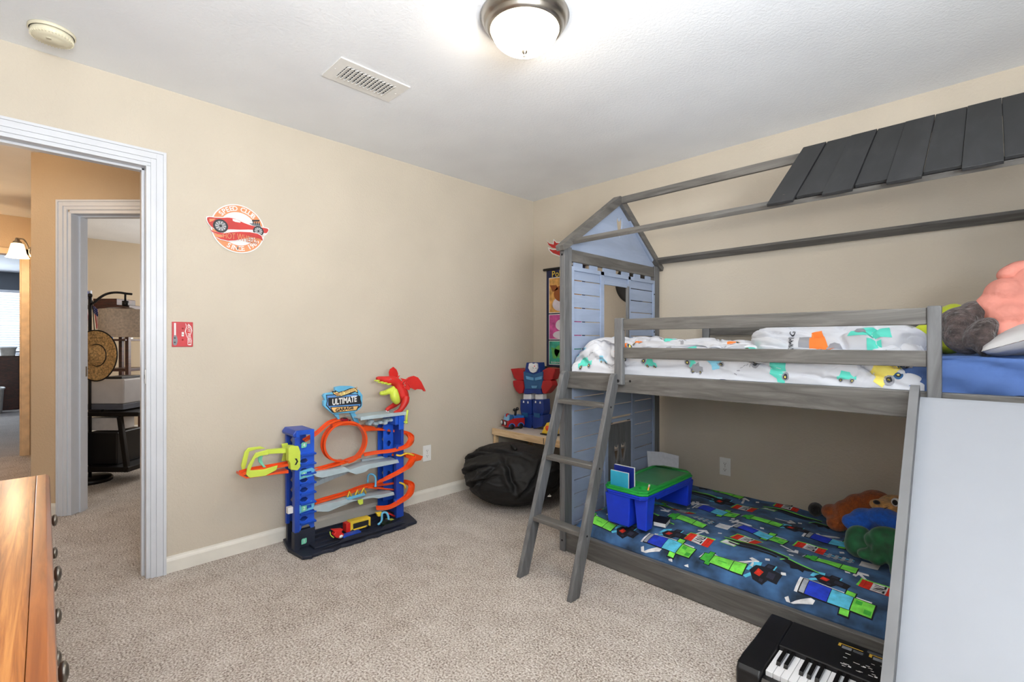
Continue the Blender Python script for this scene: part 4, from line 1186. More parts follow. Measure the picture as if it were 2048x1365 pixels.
# outlets
def outlet(cx, cy, cz, nrm, along, label):
    t = thing('wall_outlet', (cx, cy, cz), label, 'outlet', 'white wall outlets')
    n_, a_ = Vector(nrm), Vector(along)
    c = Vector((cx, cy, cz))
    MB().obox(c+n_*.0025, a_*.0355, n_*.0025, Z_*.058).build('cover_plate', WHITEP, t, bevel=.003)
    for s_ in (-1, 1):
        f = c+n_*.005+Z_*.0195*s_
        poly = [(p[0]*1, max(-.0125, min(.0125, p[1]))) for p in circ(0, 0, .0165, 28)]
        o = MB().prism(poly, f-a_*0, a_, Z_, .0012 if a_.cross(Z_).dot(n_) > 0 else -.0012).build('socket', WHITEP, t)
        k = MB(); g = f+n_*.0014
        for q, h in ((-.006, .0042), (.006, .0035)): k.obox(g+a_*q+Z_*.002, a_*.0011, n_*.0004, Z_*h)
        k.obox(g-Z_*.0075, a_*.0024, n_*.0004, Z_*.0024)
        k.build('socket_slots', SLOT, o)
    MB().lathe([(.003, 0), (.0025, .001), (0, .0012)], c+n_*.005, 10, ax=n_).build('screw', NICKEL, t)
outlet(XA, 2.054, .345, (1, 0, 0), (0, 1, 0), 'white double outlet low on the wall right of the toy garage')
outlet(-1.236, YB, .347, (0, -1, 0), (1, 0, 0), 'white double outlet on the wall behind the lower bunk')
# small red flame shaped wall sign on the far wall
fw = MB()
outer = [(-2.788, 2.077), (-2.756, 2.04), (-2.708, 2.021), (-2.703, 2.064), (-2.668, 2.033), (-2.619, 2.026), (-2.559, 1.991), (-2.535, 1.913), (-2.571, 1.878), (-2.644, 1.904), (-2.718, 1.934), (-2.756, 1.97), (-2.766, 2.001), (-2.718, 1.979), (-2.68, 1.972), (-2.743, 2.007)]
inner = [(-2.774, 2.052), (-2.751, 2.031), (-2.7, 2.014), (-2.695, 2.048), (-2.668, 2.023), (-2.619, 2.016), (-2.565, 1.982), (-2.547, 1.919), (-2.577, 1.89), (-2.637, 1.911), (-2.708, 1.941), (-2.741, 1.968), (-2.748, 1.983), (-2.715, 1.969), (-2.656, 1.961), (-2.668, 1.972), (-2.718, 1.99), (-2.756, 2.019)]
fw.prism(outer, (0, YB, 0), X_, Z_, .004)
fw.prism(inner, (0, YB-.004, 0), X_, Z_, .0006, 1)
tag(fw.build('wall_sign', [WHP, RED]), 'small red flame shaped sign with white edge on the far wall above the banner', 'wall sign')
# banner with three picture panels on rods
t = thing('wall_banner', (-2.60, YB-.01, 1.37), 'long navy hanging banner with three coloured picture panels behind the bed post', 'banner')
BN = [M('banner_navy', (34, 38, 72), .7), WHP, M('panel_tan', (214, 160, 88), .7, var=.2, vs=20), M('panel_magenta', (196, 84, 150), .7, var=.15, vs=20),
      M('panel_green', (60, 160, 138), .7, var=.2, vs=20), M('banner_yellow', (240, 208, 70), .6), M('panel_brown', (150, 84, 40), .7), M('panel_pale', (214, 206, 216), .7), M('panel_leaf', (96, 172, 90), .7)]
bx0, bx1 = -2.775, -2.36
b = MB(); yb = YB-.012
b.box(bx0, yb, .95, bx1, yb+.003, 1.79, 0)
def bp(pts, lay, m): b.prism(pts, (0, yb-.0006*lay, 0), X_, Z_, .0006, m)
for i, (z0, z1) in enumerate(((1.415, 1.725), (1.185, 1.405), (.965, 1.175))):
    bp([(bx0+.028, z0), (bx1-.028, z0), (bx1-.028, z1), (bx0+.028, z1)], 1, 1)
    bp([(bx0+.034, z0+.006), (bx1-.034, z0+.006), (bx1-.034, z1-.006), (bx0+.034, z1-.006)], 2, 2+i)
# plain shapes in the panels' colours
bp(circ(-2.62, 1.49, .085, 20, .06), 3, 7); bp(circ(-2.58, 1.58, .11, 24, .075), 4, 6); bp([(-2.735, 1.66), (-2.70, 1.60), (-2.64, 1.62), (-2.66, 1.655)], 4, 6)
bp(circ(-2.60, 1.31, .07, 20, .05), 3, 7); bp(circ(-2.61, 1.225, .09, 20, .035), 3, 7); bp(circ(-2.6, 1.08, .085, 20, .06), 3, 8); bp([(-2.72, 1.12), (-2.62, 1.09), (-2.66, 1.02), (-2.70, 1.02)], 3, 8)
b.text('Pokémon', .078, (-2.565, yb-.0012, 1.752), X_, Z_, 0, off=.03)
b.text('Pokémon', .078, (-2.565, yb-.0018, 1.752), X_, Z_, 5)
b.text('BULBASAUR', .022, (-2.66, yb-.0030, .985), X_, Z_, 1, off=.01)
b.build('printed_cloth', BN, t)
MB().tube([(bx0-.03, YB-.016, 1.80), (bx1+.02, YB-.016, 1.80)], .011, 12).build('top_rod', BLACKP, t)
MB().tube([(bx0-.03, YB-.016, .94), (bx1+.02, YB-.016, .94)], .011, 12).build('bottom_rod', BLACKP, t)
# round black wall decoration behind the bed end
tag(MB().lathe([(0, .006), (.10, .006), (.13, .012), (.162, .014), (.165, .004), (.162, 0)], (-1.905, YB-.001, 1.615), 40, ax=(0, -1, 0)).build('wall_disc', BLACKP), 'round black wall disc seen through the bed end window', 'wall decoration')

# ---------------------------------------------------------------- toy car garage against the left wall
BLU = M('toy_blue', (32, 72, 176), .38, var=.05); BLU2 = M('toy_bright_blue', (38, 92, 208), .35); NAV = M('toy_navy_base', (32, 38, 54), .5, bs=.2, bscale=40)
TOR = M('toy_orange_track', (238, 84, 30), .35, var=.03); ICE = M('toy_ice_grey', (176, 194, 202), .42, var=.04); LIM = M('toy_lime', (204, 224, 84), .4, var=.03)
CYN = M('toy_cyan', (104, 182, 222), .4); TRD = M('toy_red', (214, 38, 32), .38, var=.04); YEL = M('toy_yellow', (236, 200, 60), .4); MINT = M('toy_mint', (120, 206, 176), .4)
GM = [BLU, WHP, MINT]
g = thing('toy_garage', (-2.75, 1.40, 0), 'tall blue and orange toy car garage with a loop and two towers against the wall', 'toy garage')
# base plate, with raised lanes and a ragged front edge
b = MB()
ed = [(-2.915, 1.030), (-2.76, 1.000), (-2.60, 1.018), (-2.575, 1.06)]
n = 22
for i in range(n+1): ed.append((-2.588+.006*sin(i*1.9)+.004*sin(i*5.1), 1.07+.60*i/n))
ed += [(-2.60, 1.74), (-2.74, 1.775), (-2.90, 1.765), (-2.915, 1.70)]
b.prism([(p[0], p[1]) for p in ed], (0, 0, .002), X_, Y_, .018)
b.prism([(-2.90, 1.10), (-2.64, 1.10), (-2.63, 1.66), (-2.88, 1.70)], (0, 0, .020), X_, Y_, .010)
b.build('base_plate', NAV, g, bevel=.003)
for x0, z in ((-2.86, .034), (-2.80, .034), (-2.74, .034), (-2.68, .032)):
    MB().box(x0, 1.13, .029, x0+.006, 1.66, z+.006).build('lane_divider', NAV, g, bevel=.001)
MB().prism([(1.13, .028), (1.66, .028), (1.60, .052), (1.52, .052), (1.48, .036), (1.40, .036), (1.36, .050), (1.27, .050), (1.22, .034)], (-2.610, 0, 0), Y_, Z_, .008).build('front_kerb', NAV, g, bevel=.001)
def tower_plate(name, x0, th, y0, y1, z0, z1, holes, mat, parent):
    return MB().prism([(y0, z0), (y1, z0), (y1, z1), (y0, z1)], (x0, 0, 0), Y_, Z_, th, 0, holes).build(name, mat, parent, bevel=.0015)
def oct(cy, cz, w, h):
    a = w*.3
    return [(cy-w/2+a, cz-h/2), (cy+w/2-a, cz-h/2), (cy+w/2, cz), (cy+w/2-a, cz+h/2), (cy-w/2+a, cz+h/2), (cy-w/2, cz)]
# left tower: dark foot, two uprights each side and a ladder of parking bays
T0, T1 = 1.018, 1.130
MB().box(-2.885, 1.036, .004, -2.862, 1.066, .125).build('tower_foot', NAV, g, bevel=.003)
MB().box(-2.745, T0-.004, .004, -2.700, 1.045, .115).build('tower_foot', NAV, g, bevel=.003)
MB().box(-2.745, 1.045, .02, -2.715, 1.135, .118).build('tower_foot', NAV, g, bevel=.003)
tower_plate('tower_back_plate', -2.888, .008, 1.034, 1.15, .12, .655, [oct(1.075, .19+i*.058, .030, .030) for i in range(8)], BLU, g)
MB().box(-2.885, 1.030, .12, -2.860, 1.050, .655).build('tower_upright', BLU, g, bevel=.003)
MB().box(-2.745, T0, .09, -2.706, T0+.014, .640).box(-2.712, T0+.002, .09, -2.704, T0+.026, .640).build('tower_upright', BLU, g, bevel=.003)
fh = [oct(1.088, .165+i*.0545, .044, .030) for i in range(6)]+[[(1.055, .585), (1.115, .580), (1.115, .625), (1.060, .630)]]
tower_plate('tower_front_plate', -2.722, .006, T0+.012, T1, .085, .672, [[(1.052, .112), (1.062, .138), (1.098, .142), (1.110, .118)]]+[oct(1.072, .178+i*.054, .046, .026) for i in range(7)]+[[(1.050, .598), (1.108, .592), (1.108, .645), (1.050, .650)]], BLU2, g)
MB().prism([(T0-.002, .640), (T1+.0, .655), (T1, .672), (T0+.01, .676), (T0-.006, .655)], (-2.885, 0, 0), Y_, Z_, .168).build('tower_cap', BLU, g, bevel=.004)
for i in range(8):
    z = .155+i*.0545
    MB().prism([(-2.80, z), (-2.700, z-.006), (-2.695, z+.004), (-2.80, z+.010)], (0, 1.05, 0), X_, -Z_ if False else Z_, -.085).build('parking_bay', BLU2, g, bevel=.001)
def badge(y, z, ch, ring=True):
    if ring:
        o = MB().prism([(y-.028, z-.024), (y+.052, z-.016), (y+.058, z+.018), (y+.044, z+.030), (y-.028, z+.020)], (-2.716, 0, 0), Y_, Z_, .010, 0, [[(y+.006, z-.010), (y+.040, z-.006), (y+.040, z+.012), (y+.006, z+.010)]]).build('level_bracket', CYN, g, bevel=.001)
    m = MB().prism([(y-.017, z-.015), (y+.006, z-.014), (y+.011, z-.007), (y+.011, z+.014), (y-.012, z+.015), (y-.017, z+.009)], (-2.705, 0, 0), Y_, Z_, .004, 0)
    m.text(ch, .026, (-2.701, y-.003, z), Y_, Z_, 1, off=.01)
    m.build('level_badge', [MINT, WHP], g)
for zc, ch, rg in ((555, '4', 0), (742, '3', 1), (966, '2', 1), (1181, '1', 0)):
    pass
badge(1.070, .593, '4', False); badge(1.070, .428, '3'); badge(1.070, .240, '2'); badge(1.070, .058, '1', False)
# right tower
R0, R1 = 1.612, 1.705
tower_plate('tower_back_plate', -2.888, .008, 1.622, 1.715, .06, .62, [oct(1.668, .14+i*.075, .036, .034) for i in range(7)], BLU2, g)
tower_plate('tower_side_plate', -2.80, .006, R0, R1-.02, .13, .630, [oct(1.652, .575, .034, .036), oct(1.652, .50, .034, .036), oct(1.652, .40, .034, .036), oct(1.652, .30, .034, .036)], BLU2, g)
MB().box(-2.885, 1.695, .03, -2.71, 1.712, .64).build('tower_upright', BLU, g, bevel=.003)
MB().box(-2.74, 1.655, .03, -2.705, 1.695, .50).build('tower_upright', BLU, g, bevel=.003)
MB().box(-2.86, 1.645, .632, -2.70, 1.712, .698).box(-2.70, 1.665, .60, -2.688, 1.70, .69).build('tower_top_block', BLU2, g, bevel=.004)
MB().box(-2.72, 1.64, .12, -2.69, 1.672, .155).build('bracket', BLU2, g, bevel=.003)
# tracks
def track(name, pts, w=.036, lip=.008, k=6, side=(1, 0, 0), mat=TOR, vert=False):
    P = catmull(pts, k); n = len(P)
    prof = [(-w/2, lip), (-w/2, -.003), (w/2, -.003), (w/2, lip), (w/2-.003, lip), (w/2-.003, 0), (.0016, 0), (.0016, .003), (-.0016, .003), (-.0016, 0), (-w/2+.003, 0), (-w/2+.003, lip)]
    K_ = len(prof); vs = []
    for i, p in enumerate(P):
        t = (P[min(i+1, n-1)]-P[max(i-1, 0)]).normalized()
        if vert: s_ = Vector(side)
        else:
            s_ = t.cross(Z_)
            if s_.length < .2: s_ = Vector(side)
        s_ = (s_-t*s_.dot(t)).normalized(); u_ = s_.cross(t).normalized()
        if not vert and u_.z < 0: u_ = -u_
        if vert: pass
        for a, c in prof: vs.append(p+s_*a+u_*c)
    fs = [(i*K_+j, i*K_+(j+1) % K_, (i+1)*K_+(j+1) % K_, (i+1)*K_+j) for i in range(n-1) for j in range(K_)]+[tuple(reversed(range(K_))), tuple((n-1)*K_+j for j in range(K_))]
    return MB().add(vs, fs).build(name, mat, g)
lc = (1.338, 0.562); lr = (0.681-0.447)/2
loop = []
for i in range(33):
    a = -pi/2+2*pi*i/32
    loop.append((-2.80+.05*i/32, lc[0]-lr*1.06*cos(a), lc[1]+lr*sin(a)))
track('loop_track', loop, .046, .009, 2, (1, 0, 0), TOR, True)
track('upper_ramp_track', [(-2.8, 1.105, 0.596), (-2.79, 1.172, 0.63), (-2.78, 1.241, 0.683), (-2.78, 1.302, 0.697)], .052, .008)
track('lower_loop_track', [(-2.76, 1.146, 0.425), (-2.76, 1.232, 0.432), (-2.77, 1.331, 0.438), (-2.77, 1.431, 0.456)], .055, .008)
track('spiral_track', [(-2.84, 1.483, 0.622), (-2.84, 1.586, 0.594), (-2.82, 1.688, 0.573), (-2.78, 1.769, 0.552), (-2.72, 1.775, 0.524), (-2.68, 1.717, 0.488), (-2.7, 1.627, 0.469), (-2.73, 1.535, 0.467), (-2.76, 1.457, 0.461)], .040, .012)
track('spiral_track', [(-2.8, 1.676, 0.42), (-2.76, 1.744, 0.413), (-2.71, 1.777, 0.402), (-2.66, 1.721, 0.366), (-2.67, 1.653, 0.333), (-2.7, 1.572, 0.299), (-2.74, 1.541, 0.278)], .044, .012)
track('spiral_track', [(-2.8, 1.722, 0.227), (-2.76, 1.756, 0.229), (-2.71, 1.769, 0.214), (-2.67, 1.728, 0.173), (-2.67, 1.653, 0.141), (-2.69, 1.588, 0.118), (-2.72, 1.519, 0.123)], .042, .012)
track('middle_ramp_track', [(-2.75, 1.137, 0.241), (-2.76, 1.232, 0.243), (-2.77, 1.351, 0.246), (-2.78, 1.478, 0.258), (-2.78, 1.607, 0.245), (-2.78, 1.687, 0.239)], .050, .008)
track('middle_ramp_track', [(-2.76, 1.467, 0.26), (-2.77, 1.558, 0.233), (-2.78, 1.675, 0.196)], .045, .006)
MB().prism([(1.714, 0.435), (1.784, 0.429), (1.857, 0.396), (1.839, 0.373), (1.796, 0.372), (1.725, 0.411)], (-2.73, 0, 0), Y_, Z_, .03).build('track_guard', TOR, g, bevel=.002)
for k in range(2):
    MB().tube(catmull([(-2.7, 1.649, 0.441), (-2.69, 1.677, 0.433), (-2.69, 1.723, 0.44), (-2.7, 1.783, 0.414)] if k == 0 else [(-2.7, 1.672, 0.259), (-2.69, 1.7, 0.243), (-2.7, 1.718, 0.211)], 5), .006, 8).build('yellow_guard', YEL, g)
# grey decks
def deck(name, pts, x0, x1, mat=ICE, th=None):
    return MB().prism(pts, (x0, 0, 0), Y_, Z_, x1-x0).build(name, mat, g, bevel=.002)
deck('upper_deck', [(1.121, 0.43), (1.26, 0.424), (1.303, 0.427), (1.336, 0.404), (1.417, 0.415), (1.461, 0.416), (1.661, 0.409), (1.672, 0.386), (1.461, 0.386), (1.44, 0.373), (1.415, 0.37), (1.375, 0.369), (1.326, 0.395), (1.169, 0.39), (1.138, 0.402), (1.119, 0.417)], -2.80, -2.70)
deck('deck_wall', [(1.457, 0.43), (1.602, 0.424), (1.63, 0.407), (1.632, 0.382), (1.468, 0.392)], -2.805, -2.79)
deck('lower_deck', [(1.123, 0.236), (1.205, 0.236), (1.26, 0.232), (1.317, 0.237), (1.385, 0.212), (1.456, 0.219), (1.561, 0.209), (1.632, 0.206), (1.638, 0.185), (1.524, 0.189), (1.487, 0.202), (1.356, 0.21), (1.274, 0.199), (1.205, 0.186), (1.134, 0.206), (1.119, 0.225)], -2.80, -2.70)
for i in range(8):
    MB().prism([(1.206, 0.264), (1.241, 0.266), (1.247, 0.233), (1.209, 0.232)] if False else [(1.165+i*.030, .315+i*.0058), (1.195+i*.030, .321+i*.0058), (1.195+i*.030, .345+i*.0058), (1.190+i*.030, .350+i*.0058), (1.165+i*.030, .342+i*.0058)], (-2.84, 0, 0), Y_, Z_, .035).build('parking_ramp_step', ICE, g, bevel=.001)
for i in range(3):
    MB().tube([(-2.7, 1.319, 0.241), (-2.7, 1.331, 0.277), (-2.7, 1.348, 0.239)] if i == 0 else ([(-2.7, 1.367, 0.241), (-2.7, 1.383, 0.274), (-2.7, 1.397, 0.24)] if i == 1 else [(-2.7, 1.407, 0.247), (-2.7, 1.423, 0.277), (-2.7, 1.439, 0.243)]), .005, 8).build('yellow_arch', YEL, g)
deck('cyan_grille', [(1.307, 0.245), (1.423, 0.248), (1.437, 0.232), (1.324, 0.228)], -2.705, -2.695, CYN)
MB().tube(catmull([(-2.76, 1.483, 0.286), (-2.76, 1.486, 0.328), (-2.75, 1.504, 0.336), (-2.73, 1.519, 0.318), (-2.72, 1.514, 0.266)], 5), .006, 8).lathe([(0, 0), (.009, 0), (.009, .006), (0, .006)], (-2.72, 1.514, 0.262), 12).build('cyan_gate', CYN, g)
deck('lime_tab', [(1.382, 0.215), (1.415, 0.214), (1.416, 0.184), (1.395, 0.183), (1.384, 0.196)], -2.70, -2.69, LIM)
# launcher sticking out on the left
fr = [(0.789, 0.523), (0.825, 0.585), (0.89, 0.593), (0.89, 0.566), (0.848, 0.565), (0.825, 0.557), (0.805, 0.512), (0.8, 0.498), (0.867, 0.491), (0.937, 0.5), (0.929, 0.476), (0.875, 0.456), (0.796, 0.461), (0.78, 0.481)]
MB().prism(fr, (-2.735, 0, 0), Y_, Z_, .012).build('launcher_frame', LIM, g, bevel=.003)
MB().prism([(0.778, 0.514), (0.795, 0.584), (0.813, 0.602), (0.874, 0.6), (0.901, 0.585), (0.851, 0.587), (0.817, 0.581), (0.802, 0.509), (0.787, 0.471)], (-2.81, 0, 0), Y_, Z_, .012).build('launcher_frame', LIM, g, bevel=.003)
MB().prism([(0.892, 0.587), (1.004, 0.58), (1.004, 0.552), (0.892, 0.565)], (-2.775, 0, 0), Y_, Z_, .03).build('launcher_bar', LIM, g, bevel=.003)
MB().prism([(0.982, 0.597), (1.015, 0.598), (1.023, 0.569), (1.015, 0.496), (0.982, 0.502), (0.994, 0.543)], (-2.81, 0, 0), Y_, Z_, .012).build('launcher_frame', LIM, g, bevel=.003)
o = MB().prism([(0.983, 0.587), (0.995, 0.6), (1.036, 0.593), (1.048, 0.559), (1.047, 0.474), (1.032, 0.458), (0.995, 0.469), (0.992, 0.505), (0.983, 0.52)], (-2.742, 0, 0), Y_, Z_, .042).build('launcher_block', LIM, g, bevel=.004)
MB().prism([(1.015, 0.528), (1.026, 0.526), (1.034, 0.508), (1.023, 0.491), (1.015, 0.492), (1.025, 0.51)], (-2.6995, 0, 0), Y_, Z_, .0012).build('arrow_mark', INK, o)
track('launcher_track', [(-2.76, 0.765, 0.48), (-2.76, 0.831, 0.487), (-2.76, 0.924, 0.486), (-2.76, 1.009, 0.487)], .060, .012)
MB().prism([(0.754, 0.494), (0.783, 0.466), (0.868, 0.461), (0.926, 0.462), (0.994, 0.462), (0.994, 0.445), (0.926, 0.452), (0.783, 0.458), (0.751, 0.482)], (-2.79, 0, 0), Y_, Z_, .06).build('launcher_underside', TOR, g, bevel=.002)
MB().prism([(0.854, 0.565), (0.873, 0.568), (0.866, 0.538), (0.873, 0.512), (0.892, 0.488), (0.873, 0.495), (0.85, 0.528), (0.847, 0.55)], (-2.765, 0, 0), Y_, Z_, .012).build('green_arm', MINT, g, bevel=.002)
# sign
sg = [(1.195, 0.853), (1.205, 0.865), (1.268, 0.87), (1.268, 0.898), (1.304, 0.903), (1.369, 0.898), (1.394, 0.888), (1.419, 0.87), (1.444, 0.837), (1.442, 0.77), (1.427, 0.753), (1.394, 0.735), (1.288, 0.739), (1.255, 0.74), (1.199, 0.793), (1.198, 0.823), (1.207, 0.826)]
o = MB().prism(sg, (-2.775, 0, 0), Y_, Z_, .025).build('sign_board', CYN, g, bevel=.003)
p = MB()
def sp_(pts, l, m): p.prism(pts, (-2.75+.0006*l, 0, 0), Y_, Z_, .0006, m)
sp_([(1.212, 0.857), (1.308, 0.855), (1.41, 0.847), (1.424, 0.828), (1.436, 0.79), (1.434, 0.77), (1.41, 0.755), (1.261, 0.745), (1.251, 0.748), (1.212, 0.795), (1.217, 0.821)], 0, 0)
sp_([(1.217, 0.852), (1.308, 0.851), (1.406, 0.843), (1.418, 0.827), (1.43, 0.79), (1.427, 0.775), (1.408, 0.76), (1.262, 0.751), (1.255, 0.754), (1.217, 0.798), (1.223, 0.821)], 1, 1)
sp_([(1.224, 0.839), (1.427, 0.834), (1.429, 0.783), (1.226, 0.79)], 2, 0)
sp_([(1.237, 0.784), (1.419, 0.776), (1.406, 0.746), (1.259, 0.746), (1.243, 0.768)], 2, 0)
sp_([(1.244, 0.779), (1.411, 0.772), (1.4, 0.75), (1.261, 0.75), (1.249, 0.767)], 3, 3)
sp_([(1.245, 0.877), (1.264, 0.873), (1.266, 0.881), (1.288, 0.868), (1.32, 0.873), (1.361, 0.886), (1.394, 0.886), (1.41, 0.871), (1.413, 0.849), (1.394, 0.86), (1.352, 0.848), (1.304, 0.838), (1.276, 0.844), (1.255, 0.859)], 2, 0)
sp_([(1.253, 0.868), (1.272, 0.866), (1.273, 0.872), (1.29, 0.862), (1.328, 0.868), (1.365, 0.881), (1.392, 0.881), (1.406, 0.869), (1.407, 0.859), (1.385, 0.868), (1.348, 0.854), (1.302, 0.843), (1.278, 0.849), (1.261, 0.859)], 3, 4)
sp_([(1.26, 0.863), (1.288, 0.86), (1.288, 0.853), (1.272, 0.855)], 4, 5)
uv = Vector((0, 1, .05)).normalized()
for cc, off, l in ((0, .05, 5), (3, .01, 6)):
    p.text('HOT WHEELS', .0235, (-2.75+.0006*l, 1.344, 0.864), Vector((0, 1, .22)), Z_, cc, off=off, fn=lambda x, y: (x*.92-.004, y*1.25+.001))
p.text('ULTIMATE', .0365, (-2.75+.0036, 1.325, 0.813), uv, Z_, 2, off=.035, fn=lambda x, y: (x*.92, y*1.35))
p.text('GARAGE', .027, (-2.75+.0036, 1.325, 0.763), uv, Z_, 0, off=.04, fn=lambda x, y: (x*1.08, y))
p.build('sign_print', [INK, M('sign_blue', (96, 150, 214), .5), WHP, M('sign_peach', (240, 190, 120), .5), M('sign_cream', (244, 226, 150), .5), RED], o)
MB().prism([(1.268, 0.736), (1.298, 0.738), (1.306, 0.703), (1.298, 0.7)], (-2.79, 0, 0), Y_, Z_, .02).prism([(1.371, 0.734), (1.401, 0.735), (1.43, 0.672), (1.43, 0.661), (1.401, 0.676)], (-2.79, 0, 0), Y_, Z_, .02).build('sign_bracket', CYN, g, bevel=.002)
# top platform and its rocky bracket
MB().prism([(-2.86, 1.385), (-2.70, 1.40), (-2.69, 1.715), (-2.86, 1.715)], (0, 0, .700), X_, Y_, .008).prism([(-2.70, 1.40), (-2.69, 1.40), (-2.685, 1.715), (-2.695, 1.715)], (0, 0, .692), X_, Y_, .022).build('top_platform', ICE, g, bevel=.002)
rk = MB()
for i, q in enumerate([(-2.76, 1.472, 0.689), (-2.76, 1.503, 0.669), (-2.76, 1.534, 0.649), (-2.76, 1.565, 0.653), (-2.76, 1.607, 0.661), (-2.76, 1.639, 0.661), (-2.76, 1.49, 0.655), (-2.76, 1.597, 0.646)]):
    rk.ell(q, (.03, .017, .012), nu=12, nv=8, e=.7)
rk.build('rock_bracket', ICE, g, remesh=.0035, smooth=1)
MB().tube([(-2.69, 1.727, 0.722), (-2.69, 1.722, 0.681), (-2.69, 1.717, 0.644)], [.007, .006, .009], 10).ell((-2.69, 1.717, 0.642), (.011, .011, .009), nu=12, nv=8).tube([(-2.7, 1.697, 0.647), (-2.69, 1.717, 0.642)], .006, 8).build('crank_lever', LIM, g)
MB().prism([(1.459, 0.633), (1.48, 0.641), (1.543, 0.625), (1.554, 0.613), (1.574, 0.612), (1.597, 0.603), (1.63, 0.589), (1.529, 0.6), (1.485, 0.602), (1.459, 0.617)], (-2.83, 0, 0), Y_, Z_, .05).build('track_start_block', TOR, g, bevel=.003)
MB().prism([(1.259, 0.682), (1.305, 0.688), (1.382, 0.681), (1.416, 0.665), (1.418, 0.645), (1.366, 0.659), (1.305, 0.663), (1.259, 0.653)], (-2.80, 0, 0), Y_, Z_, .035).build('loop_crown', TOR, g, bevel=.003)
# helicopter pad claw and small parts on the base
MB().tube(catmull([(-2.66, 1.496, 0.044), (-2.66, 1.522, 0.061), (-2.66, 1.527, 0.107), (-2.66, 1.559, 0.099), (-2.65, 1.564, 0.052), (-2.64, 1.521, 0.033)], 4), .007, 8).build('claw', CYN, g)
MB().prism([(1.491, 0.116), (1.534, 0.11), (1.534, 0.086), (1.507, 0.088)], (-2.69, 0, 0), Y_, Z_, .02).build('yellow_catch', YEL, g, bevel=.002)
MB().prism([(1.582, 0.045), (1.631, 0.034), (1.631, 0.015), (1.582, 0.024)], (-2.72, 0, 0), Y_, Z_, .03).build('lime_catch', LIM, g, bevel=.002)
MB().tube([(-2.72, 1.595, 0.08), (-2.72, 1.65, 0.041)], .006, 8).build('red_rod', TRD, g)
# dragon on the top platform
dg_ = thing('toy_dragon', (-2.76, 1.66, .708), 'red and lime toy dragon with an open mouth perched on top of the toy garage', 'toy dragon')
DR = M('dragon_red', (206, 42, 36), .45, var=.06, bs=.15, bscale=120); DL = M('dragon_lime', (206, 222, 78), .45, var=.04); CLAW = M('claw_white', (222, 222, 224), .4)
def tp(pts): return pts
body = MB()
body.tube(catmull([(-2.755, 1.746, 0.756), (-2.75, 1.738, 0.787), (-2.75, 1.724, 0.822), (-2.75, 1.704, 0.865), (-2.75, 1.68, 0.901), (-2.75, 1.647, 0.914), (-2.75, 1.61, 0.921), (-2.75, 1.578, 0.928), (-2.75, 1.551, 0.932), (-2.75, 1.539, 0.93)], 2),
          [.020, .026, .034, .040, .042, .040, .037, .034, .032, .031, .030, .029, .026, .022, .019, .017, .0155, .0145, .012], 16)
body.ell((-2.75, 1.553, 0.939), (.011, .011, .008), nu=12, nv=8)
body.tube(catmull([(-2.715, 1.733, 0.807), (-2.71, 1.723, 0.775), (-2.71, 1.703, 0.743), (-2.705, 1.676, 0.719), (-2.7, 1.636, 0.712)], 2), [.022, .024, .024, .022, .019, .017, .016, .014, .011], 14)
body.tube(catmull([(-2.78, 1.723, 0.777), (-2.785, 1.692, 0.752), (-2.785, 1.654, 0.736), (-2.785, 1.626, 0.72)], 2), [.020, .020, .018, .016, .014, .013, .010], 14)
body.tube([(-2.75, 1.676, 0.922), (-2.75, 1.709, 0.947)], [.010, .0016], 8).tube([(-2.75, 1.615, 0.929), (-2.75, 1.62, 0.945)], [.008, .0015], 8).tube([(-2.745, 1.64, 0.928), (-2.745, 1.673, 0.935)], [.009, .006], 8)
body.build('body', DR, dg_, remesh=.0026, smooth=2)
bel = MB()
bel.tube(catmull([(-2.728, 1.655, 0.862), (-2.722, 1.649, 0.83), (-2.72, 1.657, 0.8), (-2.724, 1.676, 0.769)], 3), [.017, .022, .026, .029, .030, .030, .029, .026, .022, .014], 16)
bel.tube(catmull([(-2.735, 1.657, 0.866), (-2.735, 1.62, 0.85), (-2.735, 1.587, 0.841), (-2.735, 1.553, 0.84)], 3), [.018, .018, .018, .018, .0175, .017, .016, .015, .013, .009], 14)
bel.build('belly_and_jaw', DL, dg_, remesh=.0026, smooth=2)
gum = MB()
for q in [(-2.73, 1.53, 0.923), (-2.73, 1.557, 0.911), (-2.73, 1.584, 0.904), (-2.73, 1.612, 0.896)]: gum.ell(q, (.016, .020, .0055), nu=12, nv=6)
gum.build('upper_gum', DL, dg_)
th = MB()
for a, c in zip([(-2.712, 1.518, 0.923), (-2.712, 1.53, 0.92), (-2.712, 1.554, 0.912), (-2.712, 1.574, 0.905), (-2.712, 1.599, 0.898)], [(-2.712, 1.518, 0.913), (-2.712, 1.531, 0.906), (-2.712, 1.555, 0.897), (-2.712, 1.575, 0.894), (-2.712, 1.601, 0.887)]):
    th.tube([a, c], [.004, .0008], 8)
for a, c in zip([(-2.712, 1.543, 0.846), (-2.712, 1.563, 0.85), (-2.712, 1.583, 0.855)], [(-2.712, 1.543, 0.855), (-2.712, 1.563, 0.858), (-2.712, 1.584, 0.863)]):
    th.tube([a, c], [.004, .0008], 8)
th.build('teeth', DL, dg_)
eye = MB().ell((-2.727, 1.624, 0.925), (.005, .008, .004), nu=12, nv=8)
e_ = eye.build('eye', WHP, dg_); MB().ell((-2.722, 1.622, 0.925), (.003, .003, .003), nu=10, nv=6).build('pupil', INK, e_)
def wing(pts, x0, lean):
    m = MB(); m.prism(pts, (x0, 0, 0), Y_, Z_, .004)
    m.v = [(v[0]+lean*(v[1]-1.70), v[1], v[2]) for v in m.v]
    return m
